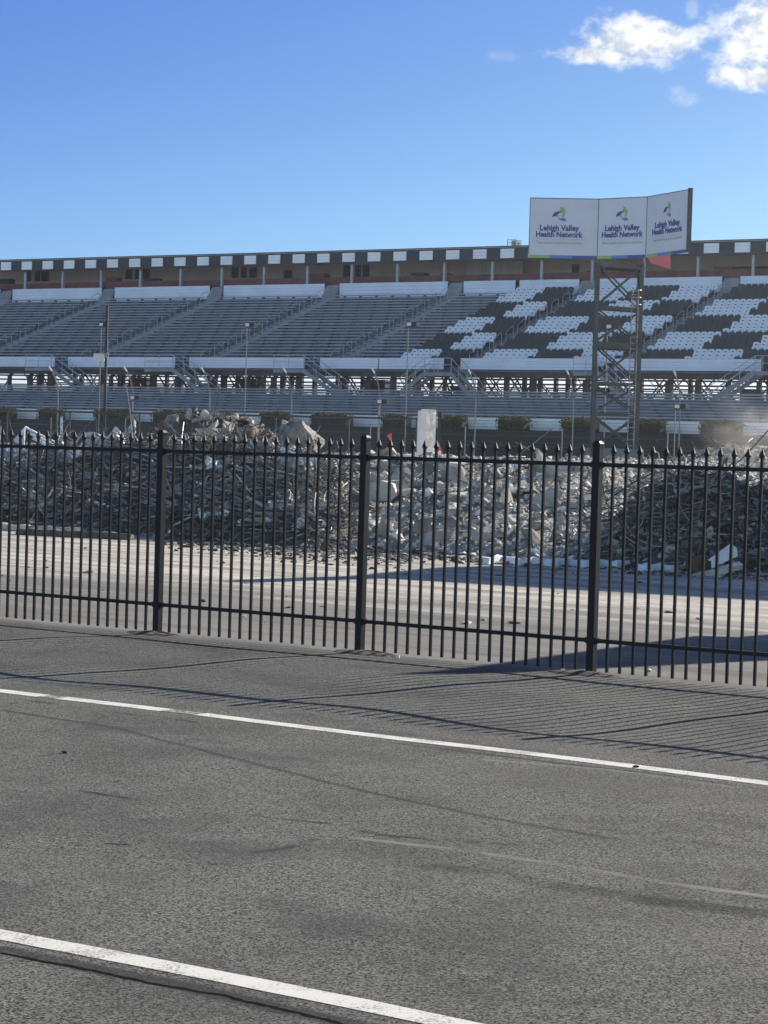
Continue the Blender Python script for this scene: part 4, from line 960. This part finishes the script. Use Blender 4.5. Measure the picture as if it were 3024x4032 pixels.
# white pillar
pY2 = 62.
a0, a1, a2 = atY(1646, 1622, pY2+.35), atY(1677, 1617, pY2), atY(1718, 1620, pY2+.25); zt_ = a1.z
root = empty('concrete_pillar', (a1.x, pY2+.3, 1.5), 'white broken concrete pillar standing upright on the rubble between the fence posts', 'pillar')
m = MB(); q = [Vector((a0.x, a0.y, 0)), Vector((a1.x, a1.y, 0)), Vector((a2.x, a2.y, 0)), Vector((a0.x+(a2.x-a1.x), a0.y+.25, 0))]
m.hexa([p+Vector((0, 0, .9)) for p in q]+[p+Vector((0, 0, zt_)) for p in q]); m.build('shaft', M['pillar_face'], root)
me = MB(); n1_, n2_ = 6, 26; d_ = (q[2]-q[1]); nr = Vector((d_.y, -d_.x, 0)).normalized(); vs = []
for j in range(n2_):
    for i in range(n1_):
        e_ = .055+.04*noise.noise(Vector((i*.9, j*.45, 2))); e_ = .004 if i in (0, n1_-1) or j in (0, n2_-1) else max(.01, e_)
        wv = .02*noise.noise(Vector((j*.6, i, 0)))
        vs.append(q[1]+d_*(i/(n1_-1)*.97+.015)+nr*e_+Vector((0, 0, .95+(zt_-.97)*j/(n2_-1)+wv)))
me.add(vs, [(j*n1_+i, j*n1_+i+1, (j+1)*n1_+i+1, (j+1)*n1_+i) for j in range(n2_-1) for i in range(n1_-1)]); me.build('broken_face', M['pillar'], root)
m = MB(); cc = sum(q, Vector())/4; m.box(cc+Vector((.04, 0, zt_+.021)), (.2, 0, 0), (0, .25, 0), (0, 0, .02)); m.build('cap', M['conc_pale'], root)
p0 = atY(1729, 1810, 62.3); p1 = atY(1732, 1622, 62.3); m = MB(); m.bar((p0.x, 62.3, .8), (p1.x, 62.3, p1.z), .05, .09); tag(m.build('steel_post', M['wood']), 'thin dark brown steel post standing right beside the white pillar', 'post')
# orange flag and cone
fY = 64.; root = empty('marker_flag', atY(1538, 1800, fY), 'thin stick with orange flag above the rubble left of the white pillar', 'flag')
a = atY(1541, 1800, fY); c = atY(1540, 1708, fY); m = MB(); m.tube([a-Vector((0, 0, .4)), c], .012, 5); m.build('stick', M['greymetal'], root)
m = MB(); P = [atY(1523, 1714, fY), atY(1542, 1704, fY), atY(1543, 1735, fY), atY(1535, 1734, fY)]; m.hexa([p-Vector((0, .012, 0)) for p in P]+P); P = [atY(1532, 1752, fY), atY(1541, 1750, fY), atY(1543, 1772, fY), atY(1538, 1774, fY)]; m.hexa([p-Vector((0, .012, 0)) for p in P]+P); m.build('flag', M['orange'], root)
m = MB(); P = [atY(1726, 1800, 61), atY(1750, 1800, 61), atY(1736, 1765, 61), atY(1727, 1740, 61)]; m.hexa([p-Vector((0, .03, 0)) for p in P]+[p+Vector((0, .02, 0)) for p in P]); tag(m.build('orange_cloth', M['orange']), 'orange torn cloth hanging at the right foot of the white pillar', 'cloth')
# flat sunlit slabs
solid(pts_at([(1436, 1818), (1620, 1822), (1700, 1828), (1790, 1836), (1795, 1850), (1700, 1868), (1660, 1848), (1580, 1852), (1500, 1838), (1436, 1838)], 52), 'broken_concrete', 'conc_pale', 'long sunlit white concrete slab below the white pillar', 'concrete piece', 2.2)
solid(pts_at([(1795, 1836), (1905, 1840), (1908, 1880), (1880, 1890), (1855, 1888), (1850, 1866), (1798, 1862)], 51), 'broken_concrete', 'conc_pale', 'thick white ribbed concrete slab end right of the long slab', 'concrete piece', 2.)
m = MB()
for k in range(4):
    a = atY(1862+k*9, 1862, 50.93); m.box((a.x, a.y, a.z-.07), (.012, 0, 0), (0, .03, 0), (0, 0, .075))
tag(m.build('rib_row', M['conc_dark']), 'row of short dark ribs on the end of the ribbed slab', 'ribs')
solid(pts_at([(1450, 1905), (1500, 1892), (1545, 1905), (1562, 1950), (1520, 1990), (1508, 2045), (1450, 2050), (1440, 1980)], 46.5), 'broken_concrete', 'conc', 'large blue grey slab leaning just right of the middle fence post', 'concrete piece', .35)
solid(pts_at([(1360, 1960), (1400, 1935), (1430, 1950), (1425, 2010), (1372, 2030), (1345, 2000)], 46.5), 'broken_concrete', 'conc_dark', 'dark slab standing just left of the middle fence post', 'concrete piece', .3)
solid(pts_at([(1800, 2060), (1880, 2040), (1960, 2080), (1940, 2120), (1890, 2140), (1810, 2115)], 43), 'broken_concrete', 'conc', 'big blue grey slab low in the middle of the pale rubble', 'concrete piece', .4)
solid(pts_at([(2135, 1990), (2190, 1955), (2215, 2010), (2180, 2050), (2145, 2045)], 44.5), 'broken_concrete', 'conc', 'grey blue slab leaning in the rubble left of the right fence post', 'concrete piece', .3)
solid(pts_at([(2010, 2008), (2070, 2000), (2080, 2045), (2030, 2065), (2008, 2040)], 44), 'broken_concrete', 'conc', 'smooth grey slab in the rubble midway between middle and right posts', 'concrete piece', .3)
bl = empty('concrete_block', atY(1295, 2100, 47), 'upright grey concrete block with sunlit white side standing at the heap foot', 'concrete block')
m = MB(); P = pts_at([(1255, 2090), (1300, 2098), (1302, 2022), (1265, 2012)], 47.2); Q = [p+Vector((.22, .45, 0)) for p in P]
for k in (2, 3): Q[k] = Q[k]+Vector((0, 0, .03))
m.hexa([P[0], P[1], Q[1], Q[0], P[3], P[2], Q[2], Q[3]]); m.build('body', M['conc_pale'], bl)
rock(750, 1688, 860, 1722, 63, .35, 'conc', 'broken_concrete', 'pale grey boulder like slab on the front of the brown heap', 'concrete piece', 5)
rock(872, 1662, 915, 1720, 63.5, .35, 'conc_dark', 'rock', 'upright grey brown rock in the middle of the brown heap', 'rock', 6, .2)
rock(1085, 1668, 1260, 1830, 58, .8, 'conc_dark', 'boulder', 'large rounded grey boulder right of the brown heap', 'boulder', 8, .25)
rock(2095, 2020, 2160, 2075, 43.5, .3, 'conc', 'rock', 'round grey rock low in the rubble left of the right fence post', 'rock', 12)
rock(2560, 2060, 2650, 2125, 42, .25, 'conc_dark', 'rock', 'flat grey rock half buried in the shaded heap', 'rock', 13)
def crumple(x0, y0, x1, y1, Y, th, mt, name, label, cat, seed, prof=None, n=(26, 16)):
    m = MB(); vs = []
    for j in range(n[1]):
        for i in range(n[0]):
            u_, v_ = i/(n[0]-1), j/(n[1]-1); pr = prof(u_) if prof else 1.
            p = atY(x0+(x1-x0)*u_, y1+(y0-y1)*v_*pr, Y); p.y += th*(v_*.9)+.16*noise.fractal(Vector((u_*5+seed, v_*4, 0)), .8, 2.2, 4); vs.append(p)
    N_ = n[0]; k = len(vs); fs = [(j*N_+i, j*N_+i+1, (j+1)*N_+i+1, (j+1)*N_+i) for j in range(n[1]-1) for i in range(N_-1)]
    m.add(vs, fs); o = tag(m.build(name, M[mt]), label, cat); md = o.modifiers.new('solid', 'SOLIDIFY'); md.thickness = .03; return o
crumple(292, 1664, 482, 1800, 52.5, .7, 'tarp', 'plastic_sheeting', 'crumpled dirty white sheeting draped over the top of the dark heap', 'sheeting', 3, lambda u_: .62+.12*math.sin(u_*6)+.38*math.exp(-((u_-.8)/.13)**2) if u_ < .97 else .5)
crumple(480, 1648, 530, 1760, 54.5, .3, 'tarp', 'torn_board', 'pale torn board leaning behind the white sheeting', 'board', 5, lambda u_: .5+.5*u_, (10, 8))
solid(pts_at([(42, 1745), (98, 1680), (92, 1800), (30, 1812)], 53.5), 'torn_sheet_metal', 'sheet', 'white triangular sheet metal panel standing at the far left of the heap', 'sheet metal', .04)
solid(pts_at([(98, 1678), (148, 1705), (214, 1738), (214, 1748), (98, 1686)], 53.4), 'sheet_beam', 'sheet', 'upper of three parallel white sheet metal strips at the left', 'sheet metal', .08)
solid(pts_at([(110, 1700), (160, 1722), (216, 1752), (214, 1760), (108, 1708)], 53.3), 'sheet_beam', 'sheet', 'middle of three parallel white sheet metal strips at the left', 'sheet metal', .08)
solid(pts_at([(130, 1722), (170, 1740), (206, 1762), (200, 1768), (128, 1730)], 53.2), 'sheet_beam', 'sheet', 'lowest of three parallel white sheet metal strips at the left', 'sheet metal', .08)
crumple(-30, 1765, 68, 1835, 52.5, .5, 'sheet', 'sheet_metal', 'shiny crumpled white sheet metal at the left edge above the fence rail', 'sheet metal', 8)
crumple(-40, 1860, 28, 1960, 51, .4, 'greymetal', 'sheet_metal', 'blue grey bent metal sheet low at the left edge', 'sheet metal', 9)
crumple(225, 1740, 340, 1765, 54, .4, 'sheet', 'sheet_metal', 'pale blue metal sheet lying left of the white sheeting', 'sheet metal', 11)
a = atY(243, 1640, 60); m = MB(); m.tube([(a.x, 60, 1.2), (a.x, 60, a.z)], .035, 8); tag(m.build('white_pipe', M['sheet']), 'thin white upright pipe behind the left heap', 'pipe')
# foot of the right part: strips, bent sheet, crate, slab
def strip(px, Yf, w, mk, name, label, cat, dz=0.):
    P = [gnd(x, y, .05) for x, y in px]; m = MB(); vs = []
    for i, p in enumerate(P):
        h = .07+.03*noise.noise(Vector((i*1.7, 3, 0)))
        vs += [p+Vector((0, 0, -.04)), p+Vector((.02, .05, h)), p+Vector((.05, .3, h+.05*noise.noise(Vector((i*2.3, 8, 0))))), p+Vector((.06, .32, -.02))]
    fs = []
    for i in range(len(P)-1):
        for k in range(4): fs.append((4*i+k, 4*i+(k+1) % 4, 4*i+4+(k+1) % 4, 4*i+4+k))
    fs += [(3, 2, 1, 0), tuple(4*(len(P)-1)+k for k in range(4))]
    m.add(vs, fs); return tag(m.build(name, M[mk]), label, cat)
strip([(x, 2208+(x-1900)*.035+4*math.sin(x*.05)) for x in range(1900, 2500, 24)], 40, .3, 'sheet', 'metal_flashing', 'long crumpled white metal flashing along the foot of the pale rubble', 'sheet metal')
strip([(x, 2238+(x-2440)*.01+3*math.sin(x*.06)) for x in range(2500, 2700, 20)], 40, .3, 'sheet', 'metal_flashing', 'shorter torn white flashing right of the right fence post', 'sheet metal')
solid(pts_at([(2088, 2166), (2106, 2162), (2184, 2206), (2178, 2216)], 40.6), 'white_plank', 'sheet', 'short white plank slanting down onto the long flashing', 'plank', .06)
solid(pts_at([(2786, 2206), (2876, 2140), (2900, 2158), (2905, 2190), (2830, 2224), (2802, 2240), (2800, 2208)], 37.5), 'bent_sheet', 'sheet', 'bent white sheet metal folded up at the foot of the right heap', 'sheet metal', .05)
solid(pts_at([(2818, 2236), (2905, 2212), (2925, 2228), (2830, 2250)], 37.8), 'bent_sheet', 'sheet', 'lower white metal flap lying right of the bent sheet', 'sheet metal', .25)
m = MB(); a = atY(2755, 2225, 37.6); m.box((a.x, a.y+.2, max(.14, a.z)), (.18, 0, 0), (0, .2, 0), (0, 0, .14)); tag(m.build('brown_crate', M['tan']), 'brown square block lying left of the bent white sheet', 'block')
solid(pts_at([(2722, 2262), (2790, 2246), (2925, 2228), (2930, 2240), (2800, 2272), (2740, 2276)], 36.8), 'broken_concrete', 'conc', 'flat grey slab lying on the ground in front of the brown block', 'concrete piece', .3)
strip([(x, 2076+x*.055+2*math.sin(x*.03)) for x in range(-60, 330, 30)], 48, .2, 'timber', 'long_plank', 'long pale plank lying along the foot of the left heap', 'plank')
strip([(x, 2092+x*.048) for x in range(60, 520, 30)], 48, .2, 'rust', 'long_pipe', 'long thin dark pipe lying in front of the pale plank at the left', 'pipe')
solid(pts_at([(868, 2048), (950, 2038), (945, 2075), (880, 2085)], 48), 'metal_plate', 'greymetal', 'grey purple metal plate low in the dark heap right of the left post', 'metal plate', .05)
solid(pts_at([(920, 2108), (948, 2106), (948, 2120), (921, 2121)], 46.3), 'white_brick', 'conc_pale', 'small white brick lying at the foot of the dark heap', 'brick', .2)
solid(pts_at([(690, 1745), (718, 1742), (718, 1776), (690, 1778)], 55), 'cabinet_door', 'sheet', 'small pale rectangular panel on the heap just right of the left post', 'panel', .06)
solid(pts_at([(2300, 1950), (2335, 1948), (2336, 1968), (2300, 1970)], 44.5), 'white_board', 'conc_pale', 'bright white board end immediately left of the right fence post', 'board', .3)
solid(pts_at([(2300, 1972), (2314, 1972), (2312, 2046), (2304, 2046)], 44.5), 'white_post', 'timber', 'short cream upright stub below the white board end', 'stub', .1)
# bent rebar on top of the heaps
for (px, Y, l) in [([(2527, 1768), (2533, 1800), (2545, 1806), (2555, 1790), (2562, 1812)], 60, 'first bent wire sticking up right of the billboard plinth'), ([(2570, 1790), (2580, 1776), (2592, 1784), (2598, 1812)], 60, 'second looped wire sticking up right of the billboard plinth'),
                   ([(1325, 1735), (1333, 1760), (1345, 1790)], 60, 'thin curved wire rising left of the middle fence post top'), ([(2690, 1790), (2702, 1812), (2722, 1815)], 60, 'curled pale strap on the rubble right of the tower'),
                   ([(2385, 1975), (2440, 1935), (2520, 1885), (2580, 1860)], 43.5, 'long thin dark rod slanting over the pale rubble right of the right post'), ([(2590, 1925), (2640, 1880), (2680, 1840)], 42.5, 'upper dark rod of the pair above the shaded heap'), ([(2600, 1940), (2655, 1895), (2700, 1850)], 42.3, 'lower dark rod of the pair above the shaded heap')]:
    m = MB(); m.tube([atY(x, y, Y) for x, y in px], .016, 5); tag(m.build('bent_rod', M['darkmetal'] if Y < 50 else M['greymetal']), l, 'rod')

# ---------------------------------------------------------------- unseen blocks added right of the frame, shaped to cast the long shadows
A_ = Vector((16.9, 53.5, 0)); B_ = A_+Vector((1.4, 3.4, 0)); e_ = Vector((17.6, -9.2, 0)); hb = 12.0
m = MB(); P = [A_, A_+e_, B_+e_, B_]; m.hexa(P+[p+Vector((0, 0, hb)) for p in P]); o = empty('shadow_caster_building', A_+e_/2, 'unseen tall building of guessed shape, added right of the rubble to cast a shadow', 'building')  # added unseen, placed so its roof edge throws the far shadow
m.build('wall', M['backwall'], o)
m = MB(); P = [p+Vector((0, 0, hb+.003)) for p in P]; m.hexa(P+[p+Vector((0, 0, .15)) for p in P]); m.build('roof', M['roof'], o)
m = MB(); m.box(A_+Vector((.35, -.05, hb+.75)), (.22, 0, 0), (0, .22, 0), (0, 0, .6)); m.build('shadow_tip_block', M['roof'], o)  # block added to draw out the thin tip of the shadow
for k in range(6):
    for z in (3, 6.2, 9.4):
        q = A_+e_*(.08+.155*k); m = MB(); m.box(q+Vector((0, -.03, z)), e_.normalized()*.9, Vector((0, .02, 0)), Vector((0, 0, .7))); m.build('window', M['dark'], o)
tb = Vector((12.9+.2, 33.3+.1, 0)); o = empty('shadow_caster_tower', tb, 'unseen pointed tower added out of frame at the right to cast a shadow', 'tower')  # invented tower, tapered to give the nearer wedge of shadow
m = MB(); m.box(tb+Vector((0, 0, 3.1)), (.62, 0, 0), (0, .62, 0), (0, 0, 3.1)); m.build('wall', M['backwall'], o)
m = MB(); q = .85; m.add([tb+Vector((-q, -q, 6.2)), tb+Vector((q, -q, 6.2)), tb+Vector((q, q, 6.2)), tb+Vector((-q, q, 6.2)), tb+Vector((0, 0, 9.1))], [(3, 2, 1, 0), (0, 1, 4), (1, 2, 4), (2, 3, 4), (3, 0, 4)]); m.build('roof', M['roof'], o)

# ---------------------------------------------------------------- distant wooded ridge
m = MB(); vs = []; xs_ = np.linspace(-900, 900, 220)
for j, (y, k) in enumerate(((1500, 0), (1560, .75), (1640, 1.), (1900, .6))):
    for x in xs_: vs.append((x, y, k*(44+10*noise.noise(Vector((x*.004, 1, 0)))+4*noise.noise(Vector((x*.05, 3, 0)))+2*noise.noise(Vector((x*.3, j, 0))))-(1 if k == 0 else 0)))
n = len(xs_); m.add(vs, [(j*n+i, j*n+i+1, (j+1)*n+i+1, (j+1)*n+i) for j in range(3) for i in range(n-1)]); tag(m.build('hills', M['hill']), kind='structure')

# ---------------------------------------------------------------- drifting dust at the right
dm = bpy.data.materials.new('dust_volume'); dm.use_nodes = True; t5 = dm.node_tree; t5.nodes.clear()
ou = N(t5, 'ShaderNodeOutputMaterial'); pv = N(t5, 'ShaderNodeVolumePrincipled'); pv.inputs['Color'].default_value = (.85, .8, .74, 1); pv.inputs['Anisotropy'].default_value = .3
tc5 = N(t5, 'ShaderNodeTexCoord'); ln = N(t5, 'ShaderNodeVectorMath', operation='LENGTH'); t5.links.new(tc5.outputs['Object'], ln.inputs[0])
fall = MAPR(t5, ln.outputs['Value'], 1., .1); nz5 = NOI(t5, tc5.outputs['Object'], 2.2, 5, .6); t5.links.new(MATH(t5, 'MULTIPLY', MATH(t5, 'MULTIPLY', fall, MAPR(t5, nz5, .38, .7)), .16), pv.inputs['Density'])
t5.links.new(pv.outputs[0], ou.inputs['Volume'])
bm = bmesh.new(); bmesh.ops.create_icosphere(bm, subdivisions=3, radius=1); me = bpy.data.meshes.new('dust_cloud'); bm.to_mesh(me); bm.free(); me.materials.append(dm)
o = link('dust_cloud', me); c_ = atY(3000, 1700, 72); o.location = (c_.x, c_.y, c_.z); o.scale = (2.6, 4, 1.5); tag(o, kind='stuff')

# ---------------------------------------------------------------- thin haze in the air
hz = bpy.data.materials.new('haze_volume'); hz.use_nodes = True; t6 = hz.node_tree; t6.nodes.clear(); ou = N(t6, 'ShaderNodeOutputMaterial'); pv = N(t6, 'ShaderNodeVolumePrincipled')
pv.inputs['Color'].default_value = (.82, .92, 1, 1); pv.inputs['Density'].default_value = .00022; pv.inputs['Anisotropy'].default_value = .78; t6.links.new(pv.outputs[0], ou.inputs['Volume'])
m = MB(); m.box((0, 1195, 34.5), (2600, 0, 0), (0, 1400, 0), (0, 0, 35.5)); tag(m.build('haze', hz), kind='stuff')
